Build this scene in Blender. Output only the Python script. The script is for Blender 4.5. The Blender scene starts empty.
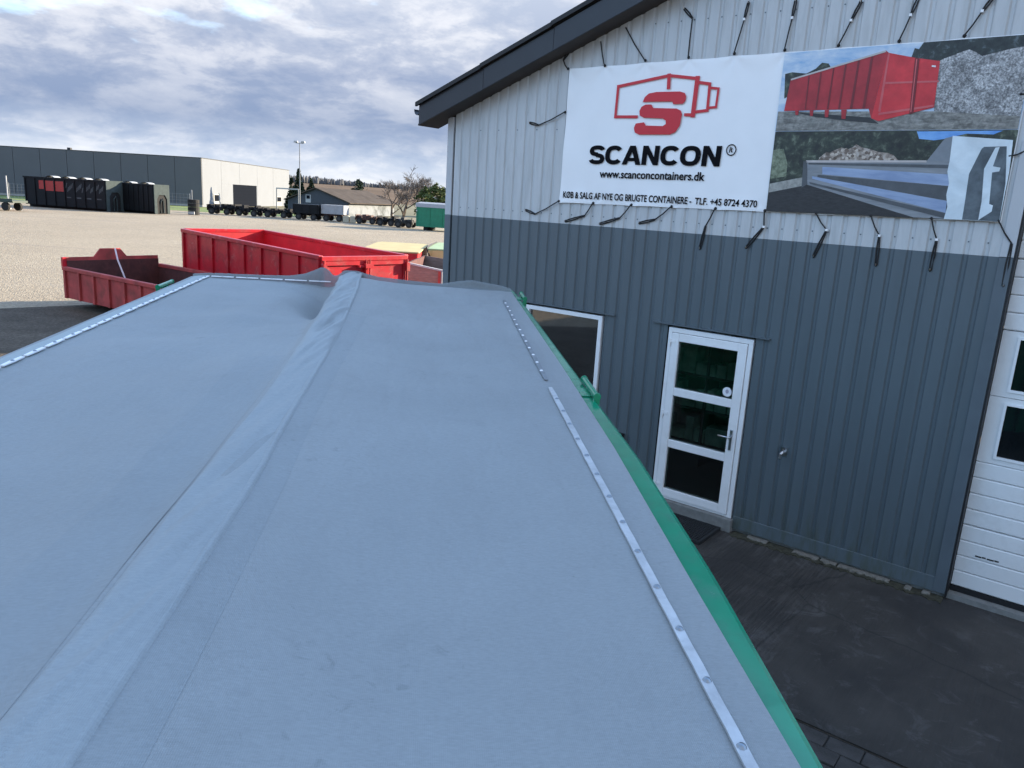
import bpy, bmesh, math, random
from mathutils import Matrix, Vector, noise as mnoise
random.seed(7)
R = math.radians
SC = bpy.context.scene
COL = SC.collection

# ------------------------------------------------------------------ camera
cam = bpy.data.cameras.new('camera')
cam.sensor_width = 36.0
cam.lens = 36.0 * 769.0 / 1024.0
cam.clip_start = 0.05
cam.clip_end = 6000
cam_o = bpy.data.objects.new('camera', cam)
COL.objects.link(cam_o)
EYE = Vector((0, 0, 3.4))
right = Vector((0.998217, 0.013677, 0.058103))
down = Vector((0.059691, -0.228725, -0.971659))
fwd = Vector((0.0, 0.973395, -0.229134))
m = Matrix((right, -down, -fwd)).transposed().to_4x4()
m.translation = EYE
cam_o.matrix_world = m
SC.camera = cam_o

# ------------------------------------------------------------------ light
SUN_EL, SUN_AZ = 15.6, 58.0            # azimuth clockwise from +Y
world = bpy.data.worlds.new('World')
SC.world = world
world.use_nodes = True
wt = world.node_tree
wn, wl = wt.nodes, wt.links
bg = wn['Background']
bg.inputs[1].default_value = 0.15
sky = wn.new('ShaderNodeTexSky')
sky.sky_type = 'NISHITA'
sky.sun_disc = False
sky.sun_elevation = R(SUN_EL)
sky.sun_rotation = R(SUN_AZ)
sky.dust_density = 0.2
sky.ozone_density = 1.0


def math_node(nt, op, a, b=None, clamp=False):
    n = nt.nodes.new('ShaderNodeMath')
    n.operation = op
    n.use_clamp = clamp
    for i, v in enumerate((a, b)):
        if v is None:
            continue
        if isinstance(v, (int, float)):
            n.inputs[i].default_value = v
        else:
            nt.links.new(v, n.inputs[i])
    return n.outputs[0]


def ramp_node(nt, fac, stops, interp='LINEAR'):
    n = nt.nodes.new('ShaderNodeValToRGB')
    n.color_ramp.interpolation = interp
    e = n.color_ramp.elements
    while len(e) < len(stops):
        e.new(0.5)
    for k, (p, c) in enumerate(stops):
        e[k].position = p
        e[k].color = (c[0], c[1], c[2], 1) if not isinstance(c, (int, float)) else (c, c, c, 1)
    nt.links.new(fac, n.inputs[0])
    return n.outputs[0]


def mix_node(nt, fac, a, b, blend='MIX'):
    n = nt.nodes.new('ShaderNodeMix')
    n.data_type = 'RGBA'
    n.blend_type = blend
    for sock, v in ((n.inputs[0], fac), (n.inputs[6], a), (n.inputs[7], b)):
        if isinstance(v, (int, float)):
            sock.default_value = v
        elif isinstance(v, (tuple, list)):
            sock.default_value = (v[0], v[1], v[2], 1)
        else:
            nt.links.new(v, sock)
    return n.outputs[2]


def noise_node(nt, vec, scale, detail=5, rough=0.55, dist=0.0):
    n = nt.nodes.new('ShaderNodeTexNoise')
    n.inputs['Scale'].default_value = scale
    n.inputs['Detail'].default_value = detail
    n.inputs['Roughness'].default_value = rough
    n.inputs['Distortion'].default_value = dist
    if vec is not None:
        nt.links.new(vec, n.inputs['Vector'])
    return n.outputs[0]


tc = wn.new('ShaderNodeTexCoord')
sx = wn.new('ShaderNodeSeparateXYZ')
wl.new(tc.outputs['Generated'], sx.inputs[0])
zc = math_node(wt, 'MAXIMUM', sx.outputs[2], 0.0)
zd = math_node(wt, 'ADD', zc, 0.15)
cu = math_node(wt, 'DIVIDE', sx.outputs[0], zd)
cv = math_node(wt, 'DIVIDE', sx.outputs[1], zd)
cx = wn.new('ShaderNodeCombineXYZ')
wl.new(cu, cx.inputs[0])
wl.new(cv, cx.inputs[1])
cover_n = noise_node(wt, cx.outputs[0], 0.55, 7, 0.55, 0.2)
# the deck breaks up towards the zenith, where the sky is mostly blue
thin = ramp_node(wt, zc, [(0.0, 0.25), (0.12, 0.20), (0.21, 0.085), (0.30, 0.0), (1.0, 0.0)])
cover_n = math_node(wt, 'ADD', cover_n, thin)
cover_n = math_node(wt, 'SUBTRACT', cover_n, ramp_node(wt, zc, [(0.0, 0.0), (0.22, 0.0), (0.42, 0.03), (1.0, 0.03)]))
cover = ramp_node(wt, cover_n, [(0.42, 0.0), (0.56, 1.0)])
tex_n = noise_node(wt, cx.outputs[0], 1.35, 9, 0.58, 0.5)
puff_map = wn.new('ShaderNodeMapping')
puff_map.inputs['Scale'].default_value = (5.6, 5.6, 14.0)
puff_map.inputs['Rotation'].default_value = (0.0, 0.28, 0.0)
wl.new(tc.outputs['Generated'], puff_map.inputs[0])
puff = noise_node(wt, puff_map.outputs[0], 1.7, 10, 0.62, 0.2)
tex_n = math_node(wt, 'ADD', math_node(wt, 'MULTIPLY', tex_n, 0.30), math_node(wt, 'MULTIPLY', puff, 0.70))
lump = ramp_node(wt, tex_n, [(0.42, 0.0), (0.50, 0.30), (0.55, 0.66), (0.64, 1.0)])
# cloud undersides: blue grey low down, paler higher up
base = ramp_node(wt, zc, [(0.0, (0.74, 0.83, 0.97)), (0.03, (0.55, 0.69, 0.92)), (0.08, (0.31, 0.42, 0.65)), (0.14, (0.40, 0.50, 0.72)),
                          (0.24, (0.64, 0.74, 0.93)), (1.0, (0.76, 0.85, 1.03))])
litc = mix_node(wt, lump, base, (1.22, 1.24, 1.28))
# strength of the lumps fades in the grey band
lumpk = ramp_node(wt, zc, [(0.0, 0.9), (0.03, 0.85), (0.07, 0.20), (0.12, 0.50), (0.18, 0.78), (1.0, 0.9)])
cloud = mix_node(wt, lumpk, base, litc)
blue = mix_node(wt, 1.0, sky.outputs[0], (0.80, 0.90, 1.0), 'MULTIPLY')
sky_col = mix_node(wt, cover, blue, cloud)
# a thin bright layer just above the horizon
hz = ramp_node(wt, zc, [(0.0, 0.6), (0.02, 0.4), (0.05, 0.0)])
sky_col = mix_node(wt, hz, sky_col, (1.02, 1.08, 1.16))
sky_col = mix_node(wt, 1.0, sky_col, (1.05, 1.03, 1.02), 'MULTIPLY')
wl.new(sky_col, bg.inputs[0])

sun = bpy.data.lights.new('sun', 'SUN')
sun.energy = 2.9
sun.angle = R(0.53)
sun.color = (1.0, 0.85, 0.63)
sun_o = bpy.data.objects.new('sun', sun)
COL.objects.link(sun_o)
sd = Vector((math.sin(R(SUN_AZ)) * math.cos(R(SUN_EL)), math.cos(R(SUN_AZ)) * math.cos(R(SUN_EL)), math.sin(R(SUN_EL))))
sun_o.rotation_euler = sd.to_track_quat('Z', 'Y').to_euler()
sun_o.location = (30, 20, 40)

SC.view_settings.view_transform = 'Standard'
SC.view_settings.look = 'None'
SC.view_settings.gamma = 1.0
SC.view_settings.exposure = 2.55
SC.cycles.max_bounces = 6
SC.cycles.transparent_max_bounces = 8


# ------------------------------------------------------------------ materials
def mat(name, col, rough=0.6, metal=0.0, var=0.12, scale=3.0, bump=0.0, bscale=60.0, dirt=None, dirt_amt=0.0, dirt_scale=2.0,
        stretch=None, ior=1.45, alpha=1.0, coat=0.0, var2=0.0, spec=0.5):
    m = bpy.data.materials.new(name)
    m.use_nodes = True
    nt = m.node_tree
    p = nt.nodes['Principled BSDF']
    p.inputs['Roughness'].default_value = rough
    p.inputs['Metallic'].default_value = metal
    p.inputs['IOR'].default_value = ior
    p.inputs['Coat Weight'].default_value = coat
    p.inputs['Specular IOR Level'].default_value = spec
    if alpha < 1:
        p.inputs['Alpha'].default_value = alpha
    t = nt.nodes.new('ShaderNodeTexCoord')
    vec = t.outputs['Object']
    if stretch:
        mp = nt.nodes.new('ShaderNodeMapping')
        mp.inputs['Scale'].default_value = stretch
        nt.links.new(vec, mp.inputs[0])
        vec = mp.outputs[0]
    n1 = noise_node(nt, vec, scale, 6, 0.6)
    f = ramp_node(nt, n1, [(0.3, 0.0), (0.7, 1.0)])
    lo = tuple(c * (1 - var) for c in col)
    hi = tuple(min(1, c * (1 + var)) for c in col)
    c = mix_node(nt, f, lo, hi)
    if var2:
        n3 = noise_node(nt, t.outputs['Object'], scale * 14, 4, 0.7)
        f3 = ramp_node(nt, n3, [(0.35, 1 - var2), (0.65, 1 + 0.0)])
        c = mix_node(nt, 1.0, c, f3, 'MULTIPLY')
    if dirt:
        n2 = noise_node(nt, vec, dirt_scale, 8, 0.68, 0.4)
        d = ramp_node(nt, n2, [(0.48, 0.0), (0.72, dirt_amt)])
        c = mix_node(nt, d, c, dirt)
        r = ramp_node(nt, d, [(0.0, rough), (1.0, min(1, rough + 0.3))])
        nt.links.new(r, p.inputs['Roughness'])
    nt.links.new(c, p.inputs['Base Color'])
    if bump:
        nb = noise_node(nt, t.outputs['Object'], bscale, 5, 0.6)
        b = nt.nodes.new('ShaderNodeBump')
        b.inputs['Strength'].default_value = bump
        b.inputs['Distance'].default_value = 0.02
        nt.links.new(nb, b.inputs['Height'])
        nt.links.new(b.outputs[0], p.inputs['Normal'])
    return m


M = {}
M['clad_white'] = mat('pale_grey_cladding_paint', (0.50, 0.51, 0.51), 0.45, var=0.06, scale=1.2, dirt=(0.33, 0.34, 0.33), dirt_amt=0.5, dirt_scale=2.5, stretch=(6, 6, 0.7))
M['trim_grey'] = mat('grey_trim_paint', (0.098, 0.122, 0.140), 0.45, var=0.08)
M['trim_white'] = mat('pale_trim_paint', (0.46, 0.47, 0.48), 0.45, var=0.05)
M['fascia'] = mat('dark_fascia_paint', (0.019, 0.022, 0.029), 0.45, var=0.1)
M['soffit'] = mat('brown_soffit_board', (0.06, 0.05, 0.045), 0.7, var=0.2)
M['roof'] = mat('roof_sheet_paint', (0.05, 0.05, 0.055), 0.7, var=0.15)
M['black'] = mat('black_rubber', (0.012, 0.012, 0.013), 0.6, var=0.15)
M['gap'] = mat('dark_gap', (0.008, 0.008, 0.009), 0.9, var=0.1)
M['pvc'] = mat('white_pvc', (0.80, 0.80, 0.80), 0.3, var=0.03, dirt=(0.5, 0.48, 0.42), dirt_amt=0.2, dirt_scale=5)
M['glass'] = mat('dark_window_glass', (0.006, 0.008, 0.009), 0.02, var=0.4, scale=2.0, ior=1.6)
M['glass_lit'] = mat('dusty_window_glass', (0.010, 0.011, 0.011), 0.03, var=0.4, scale=2.0, ior=2.3)
M['steel'] = mat('brushed_steel', (0.55, 0.56, 0.58), 0.3, 1.0, var=0.15, scale=8)
M['alu'] = mat('aluminium_strip', (0.50, 0.50, 0.50), 0.45, 0.5, var=0.14, scale=14, dirt=(0.34, 0.34, 0.34), dirt_amt=0.7, dirt_scale=9)
M['alu_dull'] = mat('tarnished_aluminium_strip', (0.22, 0.23, 0.24), 0.55, 0.4, var=0.3, scale=14, dirt=(0.2, 0.2, 0.2), dirt_amt=0.8, dirt_scale=7)
M['alu_bright'] = mat('white_coated_strip', (0.80, 0.80, 0.80), 0.45, var=0.05)
M['rivet'] = mat('zinc_rivet', (0.26, 0.29, 0.32), 0.35, 0.7, var=0.1)
M['green'] = mat('green_gloss_paint', (0.002, 0.21, 0.105), 0.16, var=0.12, scale=6, coat=0.0, dirt=(0.01, 0.12, 0.07), dirt_amt=0.5, dirt_scale=9)
M['green_box'] = mat('green_cabin_paint', (0.010, 0.16, 0.085), 0.5, var=0.15)
M['banner'] = mat('white_banner_vinyl', (0.84, 0.84, 0.84), 0.4, var=0.02)
M['p_red'] = mat('print_logo_red', (0.56, 0.018, 0.030), 0.45, var=0.03)
M['p_black'] = mat('print_black', (0.006, 0.006, 0.008), 0.8, var=0.05, spec=0.1)
M['garage'] = mat('white_garage_panel', (0.74, 0.74, 0.73), 0.4, var=0.05, bump=0.05, bscale=200, dirt=(0.45, 0.44, 0.41), dirt_amt=0.35, dirt_scale=3)
M['mortar'] = mat('old_mortar', (0.20, 0.185, 0.16), 0.9, var=0.3, scale=20, bump=0.6, bscale=50, dirt=(0.16, 0.15, 0.12), dirt_amt=0.9, dirt_scale=10)
M['concrete_step'] = mat('concrete_step', (0.20, 0.20, 0.19), 0.9, var=0.2, scale=12, bump=0.4, bscale=70)
M['matrub'] = mat('rubber_grid', (0.022, 0.023, 0.025), 0.7, var=0.3, scale=25)
M['red'] = mat('red_container_paint', (0.42, 0.006, 0.016), 0.38, var=0.14, scale=2.0, dirt=(0.20, 0.012, 0.016), dirt_amt=0.8, dirt_scale=1.8)
def scuff(m, col, sc, lo, hi, amt):
    nt = m.node_tree
    p = nt.nodes['Principled BSDF']
    src = p.inputs['Base Color'].links[0].from_socket
    t = nt.nodes.new('ShaderNodeTexCoord')
    n = noise_node(nt, t.outputs['Object'], sc, 9, 0.75, 1.4)
    g_ = noise_node(nt, t.outputs['Object'], sc * .3, 3, 0.5)
    f = math_node(nt, 'MULTIPLY', ramp_node(nt, n, [(lo, 0.0), (hi, amt)]), ramp_node(nt, g_, [(0.45, 0.0), (0.6, 1.0)]))
    nt.links.new(mix_node(nt, f, src, col), p.inputs['Base Color'])


scuff(M['red'], (0.45, 0.12, 0.11), 4.0, 0.53, 0.62, 0.75)
scuff(M['red'], (0.06, 0.012, 0.012), 6.0, 0.56, 0.63, 0.7)
M['red_in'] = mat('red_scuffed_inside', (0.44, 0.010, 0.018), 0.5, var=0.2, scale=2.5)
M['red_worn'] = mat('weathered_red_paint', (0.36, 0.045, 0.040), 0.7, var=0.3, scale=2.2, dirt=(0.15, 0.05, 0.038), dirt_amt=0.85, dirt_scale=2.6)
M['rust_in'] = mat('rusty_container_inside', (0.085, 0.022, 0.019), 0.8, var=0.4, scale=3, dirt=(0.04, 0.02, 0.018), dirt_amt=0.9, dirt_scale=3)
M['dirtgrey'] = mat('grey_brown_board', (0.16, 0.12, 0.105), 0.8, var=0.25, scale=4, stretch=(1, 1, 4))
M['board'] = mat('weathered_plywood', (0.24, 0.155, 0.135), 0.8, var=0.25, scale=5, stretch=(1, 1, 5))
M['yellow'] = mat('pale_yellow_cover', (0.42, 0.34, 0.16), 0.8, var=0.12, scale=2)
M['palegreen'] = mat('pale_green_cover', (0.27, 0.36, 0.20), 0.8, var=0.12)
M['darkcont'] = mat('dark_container_paint', (0.006, 0.007, 0.009), 0.6, var=0.25, scale=1, spec=0.2)
M['hookgrey'] = mat('grey_green_hook_end', (0.045, 0.058, 0.060), 0.8, var=0.15, spec=0.1)
M['graphic_red'] = mat('red_container_graphic', (0.30, 0.025, 0.020), 0.6, var=0.15)
M['graphic_grey'] = mat('grey_container_lettering', (0.05, 0.055, 0.06), 0.7, var=0.4, scale=1)
M['capgrey'] = mat('pale_rolled_sheet', (0.36, 0.37, 0.38), 0.8, var=0.1)
M['wh_grey'] = mat('dark_grey_panel', (0.085, 0.090, 0.100), 0.55, var=0.05, scale=0.3)
M['wh_joint'] = mat('panel_joint', (0.028, 0.030, 0.034), 0.7)
M['wh_white'] = mat('white_panel', (0.185, 0.198, 0.218), 0.9, spec=0.05, var=0.03, scale=0.3)
M['wh_wjoint'] = mat('white_panel_joint', (0.15, 0.15, 0.15), 0.7)
M['wh_door'] = mat('slate_roller_door', (0.010, 0.012, 0.017), 0.95, var=0.05, spec=0.0)
M['doorgrey'] = mat('grey_steel_door', (0.30, 0.30, 0.28), 0.6)
M['post'] = mat('galvanised_post', (0.19, 0.20, 0.215), 0.7, 0.1, var=0.08)
M['tyre'] = mat('tyre_rubber', (0.013, 0.013, 0.014), 0.85)
M['rim'] = mat('wheel_rim', (0.035, 0.035, 0.036), 0.7, 0.0)
M['chassis'] = mat('dark_chassis_paint', (0.012, 0.012, 0.014), 0.8, spec=0.2, var=0.3)
M['chassis_rust'] = mat('rusty_chassis', (0.075, 0.035, 0.028), 0.7, var=0.35)
M['boxwhite'] = mat('pale_grey_body', (0.30, 0.31, 0.33), 0.8, spec=0.1, var=0.08)
M['beige'] = mat('beige_concrete_block', (0.42, 0.38, 0.29), 0.9, var=0.15)
M['barn'] = mat('blue_grey_barn_boards', (0.050, 0.058, 0.072), 0.8, var=0.12)
M['barnroof'] = mat('brown_fibre_cement_roof', (0.066, 0.054, 0.046), 0.95, spec=0.1, var=0.25, scale=0.8)
M['barnwhite'] = mat('stained_shaded_white_wall', (0.22, 0.235, 0.25), 0.95, var=0.1, scale=1.0, dirt=(0.045, 0.05, 0.045), dirt_amt=0.95, dirt_scale=0.55, spec=0.1)  # dark patches paint in tree shadow along with the stains
M['bark'] = mat('grey_brown_bark', (0.12, 0.09, 0.07), 0.9, var=0.25)
M['twig'] = mat('bare_twigs', (0.115, 0.092, 0.078), 0.9, var=0.2)
M['needle'] = mat('conifer_needles', (0.022, 0.038, 0.018), 0.85, var=0.4, scale=0.6)
M['needle2'] = mat('olive_evergreen_leaves', (0.075, 0.100, 0.028), 0.85, var=0.4, scale=0.6)
M['forest'] = mat('hazed_forest', (0.105, 0.105, 0.108), 0.95, var=0.35, scale=0.05)  # grey lightened to paint distance haze into the trees
M['orange'] = mat('orange_machine_paint', (0.62, 0.09, 0.02), 0.5)
M['mach'] = mat('dark_green_flatbed', (0.025, 0.045, 0.040), 0.6, var=0.3)
M['strapw'] = mat('faded_strap', (0.55, 0.42, 0.42), 0.7)
M['room'] = mat('dim_room_wall', (0.60, 0.62, 0.56), 0.9)
M['room_floor'] = mat('dim_room_floor', (0.10, 0.09, 0.08), 0.8)
M['goods'] = mat('boxed_goods', (0.30, 0.42, 0.32), 0.8, var=0.5, scale=4)


def clear_glass(name):
    m = bpy.data.materials.new(name)
    m.use_nodes = True
    nt = m.node_tree
    nt.nodes.remove(nt.nodes['Principled BSDF'])
    tr_ = nt.nodes.new('ShaderNodeBsdfTransparent')
    tr_.inputs[0].default_value = (0.80, 0.86, 0.83, 1)
    gl_ = nt.nodes.new('ShaderNodeBsdfGlossy')
    gl_.inputs['Roughness'].default_value = 0.02
    fr_ = nt.nodes.new('ShaderNodeFresnel')
    fr_.inputs[0].default_value = 1.55
    mx_ = nt.nodes.new('ShaderNodeMixShader')
    nt.links.new(fr_.outputs[0], mx_.inputs[0])
    nt.links.new(tr_.outputs[0], mx_.inputs[1])
    nt.links.new(gl_.outputs[0], mx_.inputs[2])
    nt.links.new(mx_.outputs[0], nt.nodes['Material Output'].inputs[0])
    return m


M['clear'] = clear_glass('clear_door_glass')
M['sticker_mark'] = mat('sticker_print', (0.35, 0.33, 0.40), 0.5)
M['sticker'] = mat('round_sticker', (0.75, 0.75, 0.78), 0.4, var=0.08, scale=40)


def cladding_mat():
    """Dark blue-grey sheet with green algae and dirt near the ground."""
    m = mat('slate_cladding_paint', (0.092, 0.117, 0.132), 0.42, var=0.07, scale=1.0, stretch=(5, 5, 0.6))
    nt = m.node_tree
    p = nt.nodes['Principled BSDF']
    src = p.inputs['Base Color'].links[0].from_socket
    t = nt.nodes.new('ShaderNodeTexCoord')
    s = nt.nodes.new('ShaderNodeSeparateXYZ')
    nt.links.new(t.outputs['Object'], s.inputs[0])
    h = ramp_node(nt, s.outputs[2], [(0.15, 1.0), (0.5, 0.25), (0.9, 0.0)])
    mp = nt.nodes.new('ShaderNodeMapping')
    mp.inputs['Scale'].default_value = (9, 9, 1.6)
    nt.links.new(t.outputs['Object'], mp.inputs[0])
    n = noise_node(nt, mp.outputs[0], 1.6, 6, 0.65)
    n = ramp_node(nt, n, [(0.44, 0.0), (0.66, 0.9)])
    f = math_node(nt, 'MULTIPLY', math_node(nt, 'MULTIPLY', h, n), 0.6)
    c = mix_node(nt, f, src, (0.060, 0.068, 0.035))
    n2 = noise_node(nt, t.outputs['Object'], 90, 3, 0.5)
    f2 = ramp_node(nt, n2, [(0.66, 0.0), (0.74, 0.25)])
    c = mix_node(nt, f2, c, (0.06, 0.07, 0.08))
    nt.links.new(c, p.inputs['Base Color'])
    return m


M['clad_grey'] = cladding_mat()


def tarp_mat(name, col, alpha=1.0, smudge=True):
    m = bpy.data.materials.new(name)
    m.use_nodes = True
    nt = m.node_tree
    p = nt.nodes['Principled BSDF']
    p.inputs['Roughness'].default_value = 0.62
    p.inputs['Alpha'].default_value = alpha
    t = nt.nodes.new('ShaderNodeTexCoord')
    v = t.outputs['Object']
    n = noise_node(nt, v, 0.9, 6, 0.6, 0.3)
    f = ramp_node(nt, n, [(0.32, 0.0), (0.68, 1.0)])
    c = mix_node(nt, f, tuple(x * 0.93 for x in col), tuple(x * 1.06 for x in col))
    if smudge:
        n2 = noise_node(nt, v, 3.4, 9, 0.72, 0.8)
        d = ramp_node(nt, n2, [(0.55, 0.0), (0.72, 0.20)])
        c = mix_node(nt, d, c, tuple(x * 0.60 for x in col))
        n3 = noise_node(nt, v, 17.0, 6, 0.75, 1.2)
        d3 = ramp_node(nt, n3, [(0.58, 0.0), (0.68, 0.40)])
        gate = ramp_node(nt, noise_node(nt, v, 1.3, 3, 0.5), [(0.5, 0.0), (0.62, 1.0)])
        d3 = math_node(nt, 'MULTIPLY', d3, gate)
        c = mix_node(nt, d3, c, tuple(x * 0.5 for x in col))
        vo = nt.nodes.new('ShaderNodeTexNoise')
        vo.inputs['Scale'].default_value = 55
        vo.inputs['Detail'].default_value = 3
        nt.links.new(v, vo.inputs['Vector'])
        sp = ramp_node(nt, vo.outputs[0], [(0.73, 0.0), (0.79, 0.5)])
        c = mix_node(nt, sp, c, tuple(x * 0.55 for x in col))
    wm = nt.nodes.new('ShaderNodeMapping')
    wm.inputs['Scale'].default_value = (70, 210, 1)
    nt.links.new(v, wm.inputs[0])
    wv = noise_node(nt, wm.outputs[0], 1.0, 3, 0.7)
    c = mix_node(nt, 1.0, c, ramp_node(nt, wv, [(0.3, 0.90), (0.7, 1.07)]), 'MULTIPLY')
    nt.links.new(c, p.inputs['Base Color'])
    # woven mesh and soft creases
    mp = nt.nodes.new('ShaderNodeMapping')
    mp.inputs['Scale'].default_value = (1.6, 0.55, 1)
    mp.inputs['Rotation'].default_value = (0, 0, 0.35)
    nt.links.new(v, mp.inputs[0])
    crease = noise_node(nt, mp.outputs[0], 4.2, 3, 0.5, 0.15)
    w1 = nt.nodes.new('ShaderNodeTexWave')
    w1.inputs['Scale'].default_value = 90
    w1.inputs['Distortion'].default_value = 0.4
    nt.links.new(v, w1.inputs['Vector'])
    w2 = nt.nodes.new('ShaderNodeTexWave')
    w2.bands_direction = 'Y'
    w2.inputs['Scale'].default_value = 90
    w2.inputs['Distortion'].default_value = 0.4
    nt.links.new(v, w2.inputs['Vector'])
    weave = math_node(nt, 'ADD', w1.outputs[0 + 1], w2.outputs[0 + 1])
    weave = math_node(nt, 'MULTIPLY', weave, 0.012)
    hh = math_node(nt, 'ADD', weave, crease)
    b = nt.nodes.new('ShaderNodeBump')
    b.inputs['Strength'].default_value = 0.42
    b.inputs['Distance'].default_value = 0.03
    nt.links.new(hh, b.inputs['Height'])
    nt.links.new(b.outputs[0], p.inputs['Normal'])
    return m


M['tarp'] = tarp_mat('grey_mesh_tarpaulin', (0.240, 0.256, 0.258))
M['tarp_hem'] = tarp_mat('doubled_tarpaulin_hem', (0.245, 0.255, 0.265))
M['tarp_sleeve'] = tarp_mat('tarpaulin_sleeve', (0.258, 0.284, 0.292), smudge=False)
M['tarp_band'] = tarp_mat('tarpaulin_overlap', (0.226, 0.246, 0.252))
M['tarp_pale'] = tarp_mat('pale_tarpaulin_hem', (0.31, 0.355, 0.36))
M['tarp_net'] = tarp_mat('sheer_tarpaulin_edge', (0.21, 0.238, 0.246), 0.72)


# ------------------------------------------------------------------ mesh helpers
class MB:
    def __init__(self):
        self.v, self.f = [], []

    def add(self, vs, fs):
        o = len(self.v)
        self.v += [tuple(p) for p in vs]
        self.f += [tuple(i + o for i in f) for f in fs]
        return self

    def box(self, x0, x1, y0, y1, z0, z1):
        return self.add([(x0, y0, z0), (x1, y0, z0), (x1, y1, z0), (x0, y1, z0), (x0, y0, z1), (x1, y0, z1), (x1, y1, z1), (x0, y1, z1)],
                        [(0, 3, 2, 1), (4, 5, 6, 7), (0, 1, 5, 4), (1, 2, 6, 5), (2, 3, 7, 6), (3, 0, 4, 7)])

    def prism(self, poly, axis, a, b):
        """poly in the two axes other than `axis`, extruded from a to b."""
        def pt(p, h):
            if axis == 'x':
                return (h, p[0], p[1])
            if axis == 'y':
                return (p[0], h, p[1])
            return (p[0], p[1], h)
        n = len(poly)
        vs = [pt(p, a) for p in poly] + [pt(p, b) for p in poly]
        fs = [tuple(range(n)), tuple(range(2 * n - 1, n - 1, -1))]
        fs += [(i, i + n, (i + 1) % n + n, (i + 1) % n) for i in range(n)]
        return self.add(vs, fs)

    def tube(self, pts, r, n=8, cap=True):
        pts = [Vector(p) for p in pts]
        rs = r if isinstance(r, (list, tuple)) else [r] * len(pts)
        rings = []
        for i, p in enumerate(pts):
            if i == 0:
                d = pts[1] - p
            elif i == len(pts) - 1:
                d = p - pts[i - 1]
            else:
                d = (pts[i + 1] - pts[i - 1])
            d.normalize()
            u = d.cross(Vector((0, 0, 1)))
            if u.length < 0.05:
                u = d.cross(Vector((1, 0, 0)))
            u.normalize()
            w = d.cross(u)
            rings.append([p + (u * math.cos(2 * math.pi * k / n) + w * math.sin(2 * math.pi * k / n)) * rs[i] for k in range(n)])
        vs = [q for ring in rings for q in ring]
        fs = []
        for i in range(len(pts) - 1):
            for k in range(n):
                fs.append((i * n + k, i * n + (k + 1) % n, (i + 1) * n + (k + 1) % n, (i + 1) * n + k))
        if cap:
            fs.append(tuple(range(n - 1, -1, -1)))
            fs.append(tuple((len(pts) - 1) * n + k for k in range(n)))
        return self.add(vs, fs)

    def grid(self, fn, nu, nv):
        vs = [fn(i / nu, j / nv) for j in range(nv + 1) for i in range(nu + 1)]
        fs = [(j * (nu + 1) + i, j * (nu + 1) + i + 1, (j + 1) * (nu + 1) + i + 1, (j + 1) * (nu + 1) + i) for j in range(nv) for i in range(nu)]
        return self.add(vs, fs)

    def dome(self, x, y, z, r, h, n=8):
        vs = [(x + r * math.cos(2 * math.pi * k / n), y + r * math.sin(2 * math.pi * k / n), z) for k in range(n)]
        vs += [(x + r * .65 * math.cos(2 * math.pi * k / n), y + r * .65 * math.sin(2 * math.pi * k / n), z + h * .75) for k in range(n)]
        vs.append((x, y, z + h))
        fs = [(k, (k + 1) % n, (k + 1) % n + n, k + n) for k in range(n)] + [(k + n, (k + 1) % n + n, 2 * n) for k in range(n)]
        return self.add(vs, fs)

    def mesh(self, name, material, smooth=False, fix=True):
        me = bpy.data.meshes.new(name)
        me.from_pydata(self.v, [], self.f)
        if fix:
            bm = bmesh.new()
            bm.from_mesh(me)
            bmesh.ops.recalc_face_normals(bm, faces=bm.faces)
            bm.to_mesh(me)
            bm.free()
        me.materials.append(material)
        if smooth:
            me.polygons.foreach_set('use_smooth', [True] * len(me.polygons))
        me.update()
        return me

    def build(self, name, material, parent=None, smooth=False, bevel=0.0, fix=True):
        return link(name, self.mesh(name, material, smooth, fix), parent, bevel)


def link(name, me, parent=None, bevel=0.0):
    o = bpy.data.objects.new(name, me)
    COL.objects.link(o)
    if parent is not None:
        o.parent = parent
    if bevel:
        b = o.modifiers.new('edge', 'BEVEL')
        b.width = bevel
        b.segments = 2
        b.limit_method = 'ANGLE'
    return o


def BX(*a):
    return MB().box(*a)


def thing(name, label, cat, loc=(0, 0, 0), rz=0.0, group=None, rx=0.0):
    o = bpy.data.objects.new(name, None)
    o.empty_display_size = 0.3
    COL.objects.link(o)
    o.location = loc
    o.rotation_euler = (rx, 0, rz)
    tag(o, label, cat, group)
    return o


def tag(o, label, cat, group=None):
    o['label'] = label
    o['category'] = cat
    if group:
        o['group'] = group
    return o


def structure(o):
    o['kind'] = 'structure'
    return o


def copy_tree(o, label=None, loc=None, rz=None):
    def rec(s, parent):
        c = s.copy()
        COL.objects.link(c)
        c.parent = parent
        for ch in s.children:
            rec(ch, c)
        return c
    r = rec(o, o.parent)
    if label:
        r['label'] = label
    if loc is not None:
        r.location = loc
    if rz is not None:
        r.rotation_euler = (0, 0, rz)
    return r


# wall frame: x runs right along the facade, y into the building, z up
WO = (2.51581, 7.98717, 0.0)
WR = R(-37.62767)
WM = Matrix.Translation(WO) @ Matrix.Rotation(WR, 4, 'Z')


def wall_thing(name, label, cat, u, y, z, group=None):
    return thing(name, label, cat, WM @ Vector((u, y, z)), WR, group)


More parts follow.
